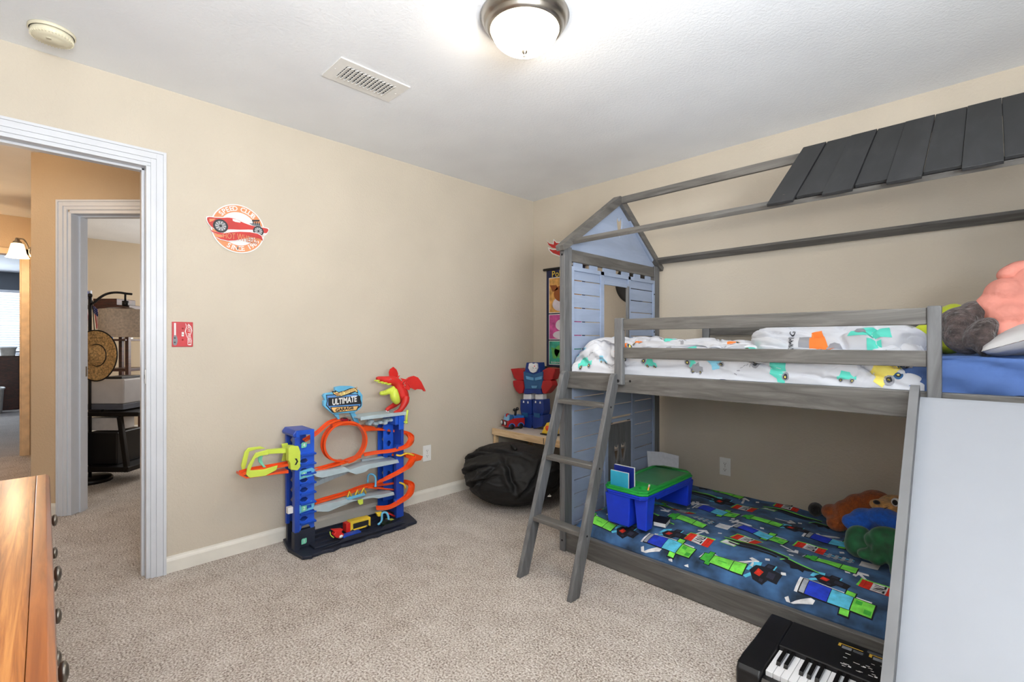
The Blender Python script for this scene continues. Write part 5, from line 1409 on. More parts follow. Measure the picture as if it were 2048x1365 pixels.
wing([(1.691, 0.931), (1.729, 0.921), (1.749, 0.934), (1.788, 0.941), (1.819, 0.928), (1.844, 0.897), (1.875, 0.838), (1.872, 0.83), (1.844, 0.847), (1.813, 0.851), (1.798, 0.846), (1.763, 0.863), (1.754, 0.847), (1.724, 0.858), (1.729, 0.883), (1.71, 0.909)], -2.72, .1).build('wing', DR, dg_, bevel=.0012)
MB().tube(catmull([(-2.712, 1.71, 0.868), (-2.712, 1.729, 0.913), (-2.712, 1.768, 0.934), (-2.712, 1.808, 0.929), (-2.708, 1.836, 0.889), (-2.7, 1.86, 0.835)], 4), .0042, 8).tube([(-2.712, 1.731, 0.912), (-2.712, 1.758, 0.867)], .003, 6).tube([(-2.712, 1.768, 0.932), (-2.712, 1.808, 0.855)], .003, 6).tube([(-2.74, 1.708, 0.874), (-2.715, 1.707, 0.91), (-2.712, 1.731, 0.913)], [.012, .008, .005], 8).tube([(-2.74, 1.722, 0.848), (-2.712, 1.724, 0.875)], [.012, .006], 8).build('wing_bones', DR, dg_)
wing([(1.655, 0.921), (1.647, 0.967), (1.657, 0.988), (1.681, 1.002), (1.705, 0.982), (1.717, 0.956), (1.715, 0.922), (1.686, 0.921)], -2.79, 0).build('wing', DR, dg_, bevel=.0012)
cl = MB()
for q in [(-2.7, 1.64, 0.709), (-2.7, 1.657, 0.705), (-2.7, 1.673, 0.706), (-2.785, 1.628, 0.716), (-2.785, 1.64, 0.711)]: cl.ell(q, (.006, .005, .006), nu=10, nv=6)
cl.build('claws', CLAW, dg_)
# little cars
def mini(name, c, ang, L, col, label, cat='toy car'):
    t = thing(name, c, label, cat)
    R = Matrix.Rotation(ang, 3, 'Z'); C0 = Vector(c)
    prof = [(-.5, .06), (.5, .06), (.5, .20), (.30, .24), (.12, .40), (-.25, .40), (-.38, .26), (-.5, .24)]
    m = MB().prism([(p[0]*L, p[1]*L) for p in prof], C0+R @ Vector((0, .19*L, 0)), R @ X_, Z_, .38*L)
    m.build('car_body', col, t, bevel=.0015)
    for sx_ in (-.30, .30):
        for sy_ in (-1, 1):
            MB().lathe([(0, 0), (.10*L, 0), (.10*L, .06*L), (0, .06*L)], C0+R @ Vector((sx_*L, sy_*.15*L, .10*L)), 14, ax=R @ Vector((0, sy_, 0))).build('wheel', BLACKP, t)
    MB().prism([(-.22*L, .30*L), (.14*L, .30*L), (.08*L, .405*L), (-.2*L, .405*L)], C0+R @ Vector((0, .192*L, 0)), R @ X_, Z_, .384*L).build('windows', INK, t)
    return t
q = (-2.79, 1.346, 0.676)
mini('toy_car', q, pi/2, .070, M('car_dark_red', (150, 22, 40), .3), 'tiny dark red toy car on top of the orange loop of the toy garage')
MB_bus = thing('toy_bus', (-2.70, 1.385, .04), 'yellow toy bus with a red front standing on the base of the toy garage', 'toy bus')
b0, b1 = [(1.212, 0.124), (1.382, 0.078)]
bz0, bz1 = .046, .098
o = MB().prism([(1.325, .046), (1.455, .046), (1.455, .100), (1.325, .104)], (-2.72, 0, 0), Y_, Z_, .050, 0, [[(1.342, .056), (1.442, .056), (1.442, .086), (1.342, .088)]]).build('bus_frame', YEL, MB_bus, bevel=.003)
MB().box(-2.712, 1.340, .052, -2.674, 1.444, .092).build('bus_windows', INK, MB_bus)
MB().box(-2.722, 1.300, .046, -2.672, 1.327, .098).build('bus_front', TRD, MB_bus, bevel=.004)
for y in (1.335, 1.435): MB().lathe([(0, 0), (.011, 0), (.011, .056), (0, .056)], (-2.724, y, .046), 14, ax=(1, 0, 0)).build('wheel', BLACKP, MB_bus)
mini('toy_car', (-2.64, 1.545, .0365), pi/2+.2, .075, M('car_black_green', (26, 40, 30), .3), 'tiny black toy car at the right of the toy garage base')
t = thing('toy_helicopter', (-2.64, 1.29, .04), 'small red toy aircraft with a white nose at the front of the toy garage base', 'toy aircraft')
MB().ell((-2.635, 1.245, .056), (.016, .018, .014), nu=16, nv=10).build('nose', WHP, t)
MB().box(-2.655, 1.255, .042, -2.615, 1.365, .056).build('body', BLU, t, bevel=.004)
hp = [(1.193, 0.106), (1.259, 0.093), (1.248, 0.08), (1.262, 0.063), (1.264, 0.049), (1.218, 0.053), (1.199, 0.077), (1.209, 0.087)]
MB().prism(hp, (-2.655, 0, 0), Y_, Z_, .032).build('red_shell', TRD, t, bevel=.004)
MB().tube(catmull([(-2.62, 1.178, 0.103), (-2.62, 1.182, 0.082), (-2.62, 1.2, 0.063)], 4), .003, 6).build('lime_trim', LIM, t)
# small white and red tag clipped beside the left tower
tag(MB().box(-2.755, .990, .222, -2.725, 1.0165, .256, 0).build('price_tag', [WHP]), 'small white block clipped low on the left tower of the toy garage', 'toy part')

# ---------------------------------------------------------------- small pine desk in the corner and the toys on it
t = thing('corner_desk', (-2.35, 2.95, 0), 'low pine desk with a pale top in the corner behind the bean bag', 'desk')
PALE = M('pale_laminate', (214, 202, 190), .35, var=.02)
MB().box(-2.925, 2.705, .435, -1.78, 3.19, .450).build('desk_top', PALE, t, bevel=.002)
MB().box(-2.925, 2.690, .398, -1.78, 2.705, .4505).build('front_rail', PINE, t, bevel=.002)
MB().box(-2.925, 3.17, .398, -1.78, 3.19, .4345).build('rear_rail', PINE, t)
for x in (-2.925, -1.81):
    for y in (2.690+.0155, 3.13): MB().box(x, y, 0, x+.028, y+.035, .4345).build('leg', PINE, t, bevel=.002)
MB().box(-2.36, 2.6885, .402, -2.355, 2.690, .447).build('rail_joint', SLOT, t)
# robot
RB = M('robot_blue', (22, 52, 128), .35, var=.06); RB2 = M('robot_teal', (36, 90, 140), .35, var=.05); RR = M('robot_red', (170, 26, 32), .35, var=.05); RW = M('robot_white', (226, 228, 232), .4)
t = thing('toy_robot', (-2.70, 2.97, .45), 'large blue toy robot with red arms and a white face standing on the corner desk', 'toy robot')
def xz(pts, y, th, m=0, mb=None):
    return (mb or MB()).prism(pts, (0, y+th, 0), X_, Z_, th, m)
def rp(name, pts, y, th, mat, bev=.004, parent=None):
    return xz(pts, y, th).build(name, mat, parent or t, bevel=bev)
rp('helmet', [(-2.76, 0.991), (-2.619, 0.996), (-2.604, 0.916), (-2.635, 0.898), (-2.744, 0.892), (-2.78, 0.912)], 2.93, .07, RB)
f = rp('face', [(-2.718, 0.985), (-2.694, 0.99), (-2.671, 0.982), (-2.647, 0.992), (-2.626, 0.986), (-2.62, 0.951), (-2.64, 0.919), (-2.671, 0.908), (-2.702, 0.916), (-2.726, 0.946)], 2.915, .015, RW, .003)
for sx_ in (-1, 1):
    fx, fz = (-2.652, 0.95)
    rp('eye', [(fx+sx_*.005, fz-.003), (fx+sx_*.020, fz+.004), (fx+sx_*.018, fz-.003)] if sx_ > 0 else [(fx-.018, fz-.003), (fx-.020, fz+.004), (fx-.005, fz-.003)], 2.913, .002, INK, 0, f)
rp('forehead_badge', [(p[0]+-2.652, p[1]+0.965) for p in circ(0, 0, .005, 10)], 2.912, .003, TRD, 0, f)
ch = rp('chest', [(-2.782, 0.917), (-2.726, 0.906), (-2.671, 0.897), (-2.617, 0.911), (-2.564, 0.927), (-2.568, 0.846), (-2.583, 0.782), (-2.766, 0.77), (-2.777, 0.833)], 2.915, .09, RB2, .006)
for pts in ([(-2.747, 0.88), (-2.66, 0.87), (-2.66, 0.847), (-2.739, 0.854)], [(-2.642, 0.871), (-2.561, 0.89), (-2.569, 0.864), (-2.642, 0.848)], [(-2.684, 0.803), (-2.617, 0.807), (-2.626, 0.786), (-2.676, 0.783)]):
    rp('chest_plate', pts, 2.908, .010, M('robot_sky', (90, 150, 196), .3), .001, ch)
rp('waist', [(-2.775, 0.772), (-2.592, 0.784), (-2.58, 0.742), (-2.626, 0.736), (-2.68, 0.74), (-2.735, 0.728), (-2.783, 0.729)], 2.92, .08, RB)
for lb_, a in (('l', [(-2.946, 0.931), (-2.848, 0.941), (-2.791, 0.923), (-2.783, 0.844), (-2.848, 0.828), (-2.902, 0.855), (-2.924, 0.896)]), ('r', [(-2.577, 0.933), (-2.518, 0.96), (-2.437, 0.952), (-2.455, 0.907), (-2.47, 0.867), (-2.521, 0.848), (-2.577, 0.861)])):
    rp('shoulder', a, 2.925, .075, RR, .006)
for a in ([(-2.907, 0.831), (-2.848, 0.84), (-2.783, 0.837), (-2.775, 0.786), (-2.791, 0.732), (-2.832, 0.723), (-2.868, 0.744), (-2.899, 0.783)], [(-2.565, 0.854), (-2.477, 0.859), (-2.46, 0.818), (-2.506, 0.768), (-2.535, 0.746), (-2.568, 0.749), (-2.583, 0.799)]):
    rp('forearm', a, 2.915, .07, RR, .006)
for a in ([(-2.801, 0.722), (-2.712, 0.729), (-2.712, 0.685), (-2.801, 0.677)], [(-2.666, 0.732), (-2.581, 0.739), (-2.581, 0.696), (-2.666, 0.689)]):
    rp('thigh', a, 2.935, .05, RW, .004)
for a, b_ in (([(-2.816, 0.677), (-2.688, 0.688), (-2.683, 0.584), (-2.691, 0.56), (-2.807, 0.548), (-2.819, 0.594)], [(-2.807, 0.548), (-2.68, 0.561), (-2.675, 0.481), (-2.688, 0.468), (-2.775, 0.46), (-2.799, 0.478)]), ([(-2.672, 0.689), (-2.558, 0.699), (-2.553, 0.609), (-2.565, 0.574), (-2.669, 0.563), (-2.675, 0.608)], [(-2.669, 0.563), (-2.55, 0.575), (-2.55, 0.508), (-2.565, 0.481), (-2.66, 0.469), (-2.675, 0.493)])):
    s_ = rp('shin', a, 2.915, .085, RB, .005)
    b_ = [(p[0], max(.451, p[1])) for p in b_]
    zmin = min(p[1] for p in b_)
    b_ = [(p[0], .451 if p[1] < zmin+.012 else p[1]) for p in b_]
    rp('foot', b_, 2.905, .10, RB, .006)
    cx = sum(p[0] for p in a)/len(a); zt_ = max(p[1] for p in a)
    for q in (-.025, .025): rp('knee_mark', [(cx+q-.007, zt_-.035), (cx+q+.007, zt_-.035), (cx+q+.005, zt_-.018), (cx+q-.005, zt_-.018)], 2.912, .004, RW, 0, s_)
    rp('ankle_plate', [(cx-.032, zt_-.150), (cx+.032, zt_-.150), (cx+.032, zt_-.115), (cx-.032, zt_-.115)], 2.90, .006, RB2, .001, s_)
# toy van with round lamps
t = thing('toy_van', (-2.78, 2.80, .451), 'small red and blue toy van with big white round headlights on the corner desk', 'toy van')
ang_ = radians(18); vx = Vector((.30, .95, 0)).normalized(); vn = Vector((vx.y, -vx.x, 0))   # length direction and the side facing the room
V0 = Vector((-2.790, 2.722, .451))
def vprism(name, pts, off, th, mat, bev=.003): return MB().prism(pts, V0-vn*off, vx, Z_, th if vx.cross(Z_).dot(vn) > 0 else -th).build(name, mat, t, bevel=bev)
vprism('van_body', [(0, .018), (.155, .018), (.165, .03), (.165, .085), (.10, .088), (.06, .086), (.018, .070), (.002, .055)], .085, .10, RR, .010)
vprism('cab_roof', [(.022, .07), (.062, .086), (.062, .118), (.030, .118)], .080, .09, RB2, .005)
vprism('windscreen', [(.012, .070), (.026, .114), (.032, .116), (.022, .070)], .075, .08, M('toy_glass_blue', (120, 168, 204), .2), .001)
vprism('rear_deck', [(.066, .086), (.165, .086), (.160, .106), (.072, .104)], .078, .088, M('toy_mid_blue', (40, 110, 196), .4), .004)
for u0 in (.045, .128):
    c_ = V0+vx*u0+Z_*.022
    MB().lathe([(0, -.105), (.021, -.105), (.022, -.1), (.022, .012), (.018, .016), (0, .016)], c_+vn*.005, 20, ax=vn).build('wheel', BLACKP, t)
    MB().prism([(.026*cos(a)*1.15, .029*sin(a)) for a in [pi*i/12 for i in range(13)]]+[(.022*cos(a)*1.05, .022*sin(a)) for a in [pi-pi*i/12 for i in range(13)]], c_+vn*.012, vx, Z_, .006 if vx.cross(Z_).dot(vn) > 0 else -.006).build('wheel_arch', M('toy_mid_blue'), t)
fc = V0+vn*(-.035)+Z_*.052-vx*.002
for q in (-.030, .030):
    MB().lathe([(.021, 0), (.021, .005), (.017, .007), (.016, .0072)], fc+vn*q, 20, ax=-vx).lathe([(.017, .005), (.012, .009), (0, .010)], fc+vn*q, 20, m=1, ax=-vx).build('headlight', [INK, RW], t)
MB().ell(V0+vx*.035-vn*.04+Z_*.105, (.018, .018, .020), nu=16, nv=10).build('driver_head', RR, t)
MB().tube([V0+vx*.10-vn*.03+Z_*.10, V0+vx*.105-vn*.03+Z_*.155], .010, 10).ell(V0+vx*.095-vn*.03+Z_*.150, (.018, .012, .014), nu=12, nv=8).ell(V0+vx*.120-vn*.03+Z_*.158, (.014, .012, .014), nu=12, nv=8).build('roof_launcher', BLACKP, t)
# yellow toy beside the ladder
t = thing('toy_ramp', (-2.33, 2.80, .451), 'small yellow wedge shaped toy with an orange disc on the corner desk beside the ladder', 'toy')
yp = [(-2.46, 0.503), (-2.38, 0.507), (-2.331, 0.509), (-2.331, 0.599), (-2.366, 0.602), (-2.408, 0.59), (-2.436, 0.549)]
zb_ = min(p[1] for p in yp)
yp = [(p[0], p[1]-zb_+.458) for p in yp]
MB().prism(yp, (0, 2.84, 0), X_, Z_, .06).build('wedge_body', YEL, t, bevel=.005)
cxy = (sum(p[0] for p in yp)/len(yp), sum(p[1] for p in yp)/len(yp))
MB().lathe([(0, 0), (.020, 0), (.020, .006), (0, .008)], (cxy[0]-.005, 2.779, cxy[1]), 18, ax=(0, -1, 0)).build('orange_disc', TOR, t)
MB().box(min(p[0] for p in yp)-.006, 2.77, .4505, max(p[0] for p in yp)+.004, 2.85, .458).build('base', BLACKP, t, bevel=.002)

# ---------------------------------------------------------------- bean bag
BBM = M('black_canvas', (11, 11, 13), .7, var=.12, bs=.3, bscale=500, bd=.001)
bb = MB(); nu, nv = 180, 110
bc = Vector((-2.49, 2.50, 0))
creases = [((-.3, -.9, .25), (.9, .2, .5), 34), ((.2, -.95, .3), (.3, .5, .9), 26), ((-.6, -.6, .5), (.5, -.3, .8), 30), ((.0, -.4, .9), (1, .3, -.2), 24), ((.6, -.7, .4), (-.4, .1, .9), 30), ((-.1, -1, -.1), (.8, .1, .7), 40), ((.8, -.4, .1), (.1, .4, .9), 30)]
vs = []
for j in range(nv+1):
    ph = -pi/2+pi*j/nv
    for i in range(nu):
        th = 2*pi*i/nu
        d = Vector((cos(ph)*cos(th), cos(ph)*sin(th), sin(ph)))
        r = 1+.05*noise.noise(d*1.6+Vector((3, 1, 2)))
        w1 = noise.noise(d*2.3+Vector((5, 5, 5)))*1.6
        rid = 1-abs(noise.noise(Vector((d.x*2.2+w1, d.y*2.2, d.z*3.4+w1))))*2
        r += .02*max(0, rid)**3-.01
        rid2 = 1-abs(noise.noise(Vector((d.x*5+w1*1.4, d.y*5-w1, d.z*5+9))))*2.2
        r += .006*max(0, rid2)**2
        for c0, ax, k in creases:
            c0 = Vector(c0).normalized(); ax = Vector(ax).normalized()
            n_ = c0.cross(ax).normalized()
            a_ = (d-c0).dot(n_)+.06*noise.noise(d*4+c0*3)
            fall = max(0, 1-(d-c0).length/.75)
            r += (-.10*math.exp(-(a_*k*.8)**2)+.055*math.exp(-((a_-.08)*k*.42)**2))*fall**.7*1.35
        z = d.z
        e = .78
        sx_ = (abs(cos(ph))**e)
        x = .375*sx_*cos(th)*r; y = .36*sx_*sin(th)*r
        zz = (.205+.205*(abs(z)**1.0)*(1 if z > 0 else -1)*(r if z > 0 else 1))
        if z > .3: zz -= .05*max(0, (y-.12)/.25)*1.0
        p = bc+Vector((x, y, max(.002, zz)))
        p.x = max(p.x, XA+.016)
        if p.y > 2.675: p.z = min(p.z, .392)
        vs.append(p)
bb.add(vs, [(j*nu+i, j*nu+(i+1) % nu, (j+1)*nu+(i+1) % nu, (j+1)*nu+i) for j in range(nv) for i in range(nu)], 0, True)
t = thing('bean_bag', (bc.x, bc.y, 0), 'large creased black bean bag slumped on the carpet in the corner by the ladder', 'bean bag')
bb.build('bag', BBM, t, sub=1)
lg = MB()
lo = [-2.139, 2.485, 0.121]
lo = Vector(lo)
lg.prism([(-.022, -.012), (.022, -.012), (.022, -.002), (-.022, -.002)], lo, Vector((.8, .6, 0)), Z_, -.002).prism([(-.014, .002), (-.004, .020), (.004, .010), (.010, .016), (.016, .002)], lo, Vector((.8, .6, 0)), Z_, -.002)
lg.build('white_logo', WHP, t)
MB().tube(catmull([(bc.x+.02, bc.y-.02, .405), (bc.x+.06, bc.y-.07, .425), (bc.x+.12, bc.y-.09, .405)], 5), .012, 8).build('carry_handle', BBM, t)

# ---------------------------------------------------------------- lap desk with stationery on the lower bunk
LB = M('plastic_royal_blue', (24, 62, 214), .35, var=.04); LG = M('plastic_green', (34, 160, 66), .35, var=.03); LGC = M('drawing_panel', (70, 138, 92), .25, var=.05)
t = thing('lap_desk', (-1.38, 2.42, .2), 'blue and green plastic lap desk with side pockets standing on the lower bunk', 'lap desk')
LX0, LX1, LY0, LY1, LZ = -1.470, -1.225, 2.165, 2.735, .405
def slant(y): return LZ+.006*(y-LY0)
def ring(z, g_, zh, mat, name, hole):
    m = MB()
    o_ = [(LX0-g_+.03, LY0-g_), (LX1+g_-.03, LY0-g_), (LX1+g_, LY0-g_+.03), (LX1+g_, LY1+g_-.05), (LX1+g_-.05, LY1+g_), (LX0-g_+.05, LY1+g_), (LX0-g_, LY1+g_-.05), (LX0-g_, LY0-g_+.03)]
    return m.prism(o_, (0, 0, z), X_, Y_, zh, 0, hole).build(name, mat, t, bevel=.004, seg=3)
pocket = [(LX0+.012, LY0+.015), (LX0+.150, LY0+.015), (LX0+.150, LY0+.110), (LX0+.012, LY0+.110)]
cup = circ(LX1-.042, LY0+.075, .032, 24)
draw = [(LX0+.02, LY0+.165), (LX1-.02, LY0+.165), (LX1-.02, LY1-.03), (LX0+.02, LY1-.03)]
ring(LZ-.006, .0, .010, LG, 'green_tray', [pocket, cup, draw])
ring(LZ-.018, .006, .012, LG, 'tray_lip', [pocket, cup])
ring(LZ-.030, .004, .011, LB, 'blue_rim', [pocket, cup])
ring(LZ-.040, .000, .009, LB, 'blue_rim', [pocket, cup])
MB().prism([(p[0], p[1]) for p in draw], (0, 0, LZ-.004), X_, Y_, .003).build('drawing_surface', LGC, t)
MB().lathe([(.034, 0), (.030, -.09), (0, -.09), (0, -.086), (.027, -.086), (.032, 0)], (LX1-.042, LY0+.075, LZ+.003), 24).build('cup_holder', LG, t)
def tub(x0, x1, y0, y1, zb, name):
    """tapered open leg or pocket"""
    g_ = .012; zt_ = LZ-.04
    vo = [(x0, y0, zt_), (x1, y0, zt_), (x1, y1, zt_), (x0, y1, zt_), (x0+g_, y0+g_, zb), (x1-g_, y0+g_, zb), (x1-g_, y1-g_, zb), (x0+g_, y1-g_, zb)]
    return MB().add(vo, [(4, 7, 6, 5), (0, 4, 5, 1), (1, 5, 6, 2), (2, 6, 7, 3), (3, 7, 4, 0), (0, 1, 2, 3)]).build(name, LB, t, bevel=.006, seg=3)
tub(LX0+.004, LX0+.155, LY0+.006, LY0+.120, .205, 'storage_pocket')
tub(LX1-.082, LX1-.004, LY0+.030, LY0+.115, .200, 'leg')
tub(LX1-.20, LX1-.004, LY1-.075, LY1-.006, .215, 'leg')
tub(LX0+.004, LX0+.03, LY1-.075, LY1-.006, .215, 'leg')
MB().prism([(LY0+.115, LZ-.04), (LY1-.07, LZ-.04), (LY1-.07, LZ-.06), (LY0+.135, LZ-.06)], (LX1-.012, 0, 0), Y_, Z_, .008).build('side_apron', LB, t, bevel=.002)
def sheetbox(name, mat, p0, p1, yc, z0, z1, th, label, cat, edge=None):
    o = thing(name, ((p0+p1)/2, yc, z0), label, cat)
    MB().box(p0, yc-th/2, z0, p1, yc+th/2, z1).build('cover', mat, o, bevel=.0015)
    if edge: MB().box(p0+.003, yc-th/2-.0006+th*.2, z0+.004, p1+.002, yc+th*.3, z1+.002).build('pages', WHP, o)
    return o
sheetbox('teal_folder', M('folder_cyan', (52, 172, 206), .4), LX0+.018, LX0+.128, LY0+.040, .30, .478, .006, 'bright teal folder standing in the front pocket of the lap desk', 'folder', 1)
sheetbox('navy_folder', M('folder_navy', (22, 40, 128), .4), LX0+.020, LX0+.142, LY0+.075, .30, .502, .012, 'navy blue folder standing behind the teal one in the lap desk', 'folder', 1)
t2 = thing('pencil', (LX1-.03, LY0+.07, .33), 'short orange pencil standing in the round cup of the lap desk', 'pencil')
MB().tube([(LX1-.038, LY0+.065, .325), (LX1-.022, LY0+.078, .418)], .0042, 6).build('shaft', M('pencil_orange', (236, 150, 40), .4), t2)
MB().tube([(LX1-.022, LY0+.078, .418), (LX1-.0195, LY0+.080, .432)], .0045, 8).build('eraser', M('eraser_pink', (226, 190, 190), .6), t2)
pp = [(-1.681, 0.412), (-1.566, 0.424), (-1.45, 0.417), (-1.453, 0.334), (-1.566, 0.327), (-1.666, 0.308)]
tag(MB().prism([(p[0], p[1] if p[1] > .40 else .20) for p in pp], (0, 3.0, 0), X_, Z_, .0015).build('paper_sheet', M('printed_paper', (222, 224, 230), .7, var=.03, vs=40)), 'white sheet of paper standing behind the lap desk', 'paper')
t2 = thing('small_book', (-1.20, 2.42, .2), 'small black and white book lying on the blanket under the lap desk', 'book')
MB().obox((-1.235, 2.36, .212), (.03, .006, 0), (-.010, .045, 0), (0, 0, .010)).build('pages', WHP, t2)
MB().obox((-1.235, 2.36, .2235), (.032, .006, 0), (-.010, .047, 0), (0, 0, .0012)).build('cover', INK, t2)

# ---------------------------------------------------------------- plush toys
def fur(name, c, var=.14, bs=.9, sc=170):
    return M(name, c, .95, var=var, vs=60, bs=bs, bscale=sc, bd=.006, sheen=.25)
def plush(blobs, name, mat, parent, vox=.010, sm=3):
    m = MB()
    for b_ in blobs:
        c, r = b_[0], b_[1]
        rot = Matrix.Rotation(radians(b_[2]), 3, b_[3]) if len(b_) > 2 else None
        m.ell(c, r, rot, 18, 12)
    return m.build(name, mat, parent, remesh=vox, smooth=sm)
BR = fur('plush_rust_brown', (158, 80, 30)); TN = fur('plush_tan', (212, 160, 100)); BKF = fur('plush_black', (28, 24, 24)); ROY = fur('plush_blue', (28, 92, 196), .1, .6); GRN = M('plush_green_velvet', (16, 84, 46), .7, var=.25, vs=20, sheen=.3)
def q(px_, py_, y): return 0
# brown dog lying against the wall
D0 = [(-0.678, 3.02, 0.253), (-0.592, 2.98, 0.269), (-0.526, 2.96, 0.297), (-0.47, 2.98, 0.33), (-0.408, 2.98, 0.363), (-0.533, 2.94, 0.246), (-0.341, 2.92, 0.387), (-0.36, 2.86, 0.386), (-0.378, 2.84, 0.409)]
t = thing('plush_dog', D0[3], 'rust brown plush dog with a tan face and blue shirt on the lower bunk', 'plush toy')
plush([(D0[1], (.052, .055, .042)), (D0[2], (.06, .06, .055)), (D0[3], (.075, .065, .062)), (D0[4], (.075, .07, .062)), (D0[5], (.05, .045, .035)), ((-.56, 2.92, .235), (.05, .045, .04))], 'body', BR, t)
plush([(D0[0], (.036, .05, .038))], 'dark_paw', BKF, t)
plush([((D0[6][0]+.02, D0[6][1], D0[6][2]-.004), (.075, .065, .050)), (D0[7], (.052, .050, .034)), ((D0[7][0]-.03, D0[7][1]-.01, D0[7][2]+.006), (.030, .03, .022))], 'head', TN, t)
MB().ell((D0[8][0]-.004, D0[8][1]-.03, D0[8][2]+.003), (.014, .011, .010), nu=14, nv=8).build('nose', BKF, t)
ey = (-0.314, 2.84, 0.421)
eo = MB().ell(ey, (.018, .010, .020), nu=18, nv=10).build('eye', WHP, t)
MB().ell((ey[0]-.002, ey[1]-.007, ey[2]), (.011, .006, .013), nu=16, nv=8).build('iris', BKF, eo)
mo = [(-0.381, 2.8, 0.387), (-0.364, 2.8, 0.384), (-0.34, 2.8, 0.401)]
MB().tube(catmull(mo, 4), .0018, 6).build('mouth_stitch', BKF, t)
S0 = [(-0.422, 2.82, 0.325), (-0.353, 2.8, 0.348), (-0.471, 2.78, 0.305), (-0.316, 2.78, 0.341), (-0.453, 2.78, 0.288)]
plush([(S0[0], (.065, .06, .045)), (S0[1], (.075, .06, .045)), (S0[2], (.045, .05, .035)), (S0[3], (.07, .05, .04)), (S0[4], (.05, .05, .03))], 'blue_shirt', ROY, t)
# green plush
G0 = [(-0.424, 2.66, 0.275), (-0.425, 2.64, 0.249), (-0.356, 2.6, 0.302), (-0.334, 2.56, 0.285), (-0.344, 2.54, 0.244), (-0.309, 2.58, 0.332), (-0.299, 2.56, 0.281), (-0.383, 2.56, 0.245), (-0.279, 2.52, 0.232)]
t = thing('plush_green_figure', G0[2], 'dark green muscular plush figure lying in front of the brown plush dog', 'plush toy')
plush([(G0[0], (.055, .06, .055)), (G0[1], (.055, .06, .055)), (G0[2], (.042, .045, .040)), (G0[3], (.034, .035, .035)), (G0[4], (.030, .032, .026)), (G0[5], (.07, .05, .045)), (G0[6], (.045, .05, .050)), (G0[7], (.035, .04, .022)), (G0[8], (.022, .03, .045))], 'body', GRN, t, .008, 2)
# upper bunk: dark furry plush with coral shirt
SLF = M('plush_charcoal_fur', (66, 56, 54), .95, var=.4, vs=45, bs=1.0, bscale=55, bd=.02, sheen=.25); CORAL = M('coral_knit', (212, 138, 124), .85, var=.05, vs=10, bs=.6, bscale=14, bd=.03)
PK = [(-0.082, 2.42, 1.237), (-0.06, 2.4, 1.169), (-0.029, 2.36, 1.197), (-0.088, 2.4, 1.198), (-0.012, 2.34, 1.16), (-0.04, 2.44, 1.28)]
t = thing('plush_sloth', PK[0], 'charcoal furry plush animal in a coral shirt leaning against the wall above the blue sheet', 'plush toy')
plush([(PK[0], (.062, .07, .062)), (PK[1], (.058, .065, .046)), (PK[3], (.045, .06, .062)), (PK[5], (.05, .06, .04))], 'fur_body', SLF, t, .008, 2)
plush([(PK[2], (.040, .05, .066), 35, 'Y'), (PK[4], (.034, .04, .045))], 'fur_leg', SLF, t, .008, 2)
CO = [(0.007, 2.44, 1.302), (0.037, 2.44, 1.342), (0.04, 2.42, 1.262), (0.04, 2.4, 1.206), (0.07, 2.46, 1.309), (0.072, 2.44, 1.234), (0.05, 2.46, 1.413), (0.079, 2.46, 1.424), (0.067, 2.46, 1.374), (0.104, 2.46, 1.284), (0.111, 2.46, 1.375), (0.124, 2.48, 1.233)]
plush([(CO[0], (.052, .07, .045)), (CO[1], (.06, .07, .055)), (CO[2], (.062, .075, .060)), (CO[3], (.045, .06, .045)), (CO[4], (.07, .08, .07)), (CO[5], (.07, .08, .065)), (CO[9], (.08, .08, .09)), (CO[10], (.07, .07, .08)), (CO[11], (.07, .07, .06))], 'coral_shirt', CORAL, t, .007, 2)
plush([(CO[6], (.040, .045, .030), -20, 'Y'), (CO[7], (.050, .045, .032)), (CO[8], (.03, .04, .03))], 'coral_hood', CORAL, t, .007, 2)
# lime plush behind the guard post
LY_ = M('plush_lime', (196, 208, 52), .85, var=.06, sheen=.2, bs=.3, bscale=90)
LQ = [(-0.133, 2.72, 1.268), (-0.14, 2.7, 1.202), (-0.123, 2.7, 1.169), (-0.113, 2.74, 1.28), (-0.2, 2.66, 1.213), (-0.187, 2.66, 1.196), (-0.131, 2.72, 1.152)]
t = thing('plush_lime_creature', LQ[1], 'lime green plush toy partly hidden behind the end post of the guard rail', 'plush toy')
plush([(LQ[0], (.052, .05, .05)), (LQ[1], (.05, .06, .05)), (LQ[2], (.06, .055, .05)), (LQ[3], (.05, .05, .05)), (LQ[4], (.035, .04, .032)), (LQ[5], (.040, .04, .028)), (LQ[6], (.06, .05, .035))], 'body', LY_, t, .008, 2)
me_ = (-0.13, 2.655, 1.281)
MB().ell(me_, (.014, .006, .012), nu=16, nv=8).build('dark_red_mouth', M('plush_mouth', (110, 30, 34), .7), t)
cap = [(-0.197, 2.6, 1.174), (-0.199, 2.6, 1.158)]
t = thing('dark_cap', cap[1], 'small dark purple cap with a yellow ring badge beside the comforter end', 'cap')
MB().ell((cap[1][0], cap[1][1], cap[1][2]-.004), (.042, .04, .026), nu=20, nv=10).build('crown', M('deep_purple', (34, 22, 44), .7), t)
MB().tube([(cap[0][0]+.013*cos(a), 2.562, cap[0][2]-.006+.009*sin(a)) for a in [2*pi*i/20 for i in range(21)]], .0035, 6, caps=False).build('yellow_ring_badge', YEL, t)
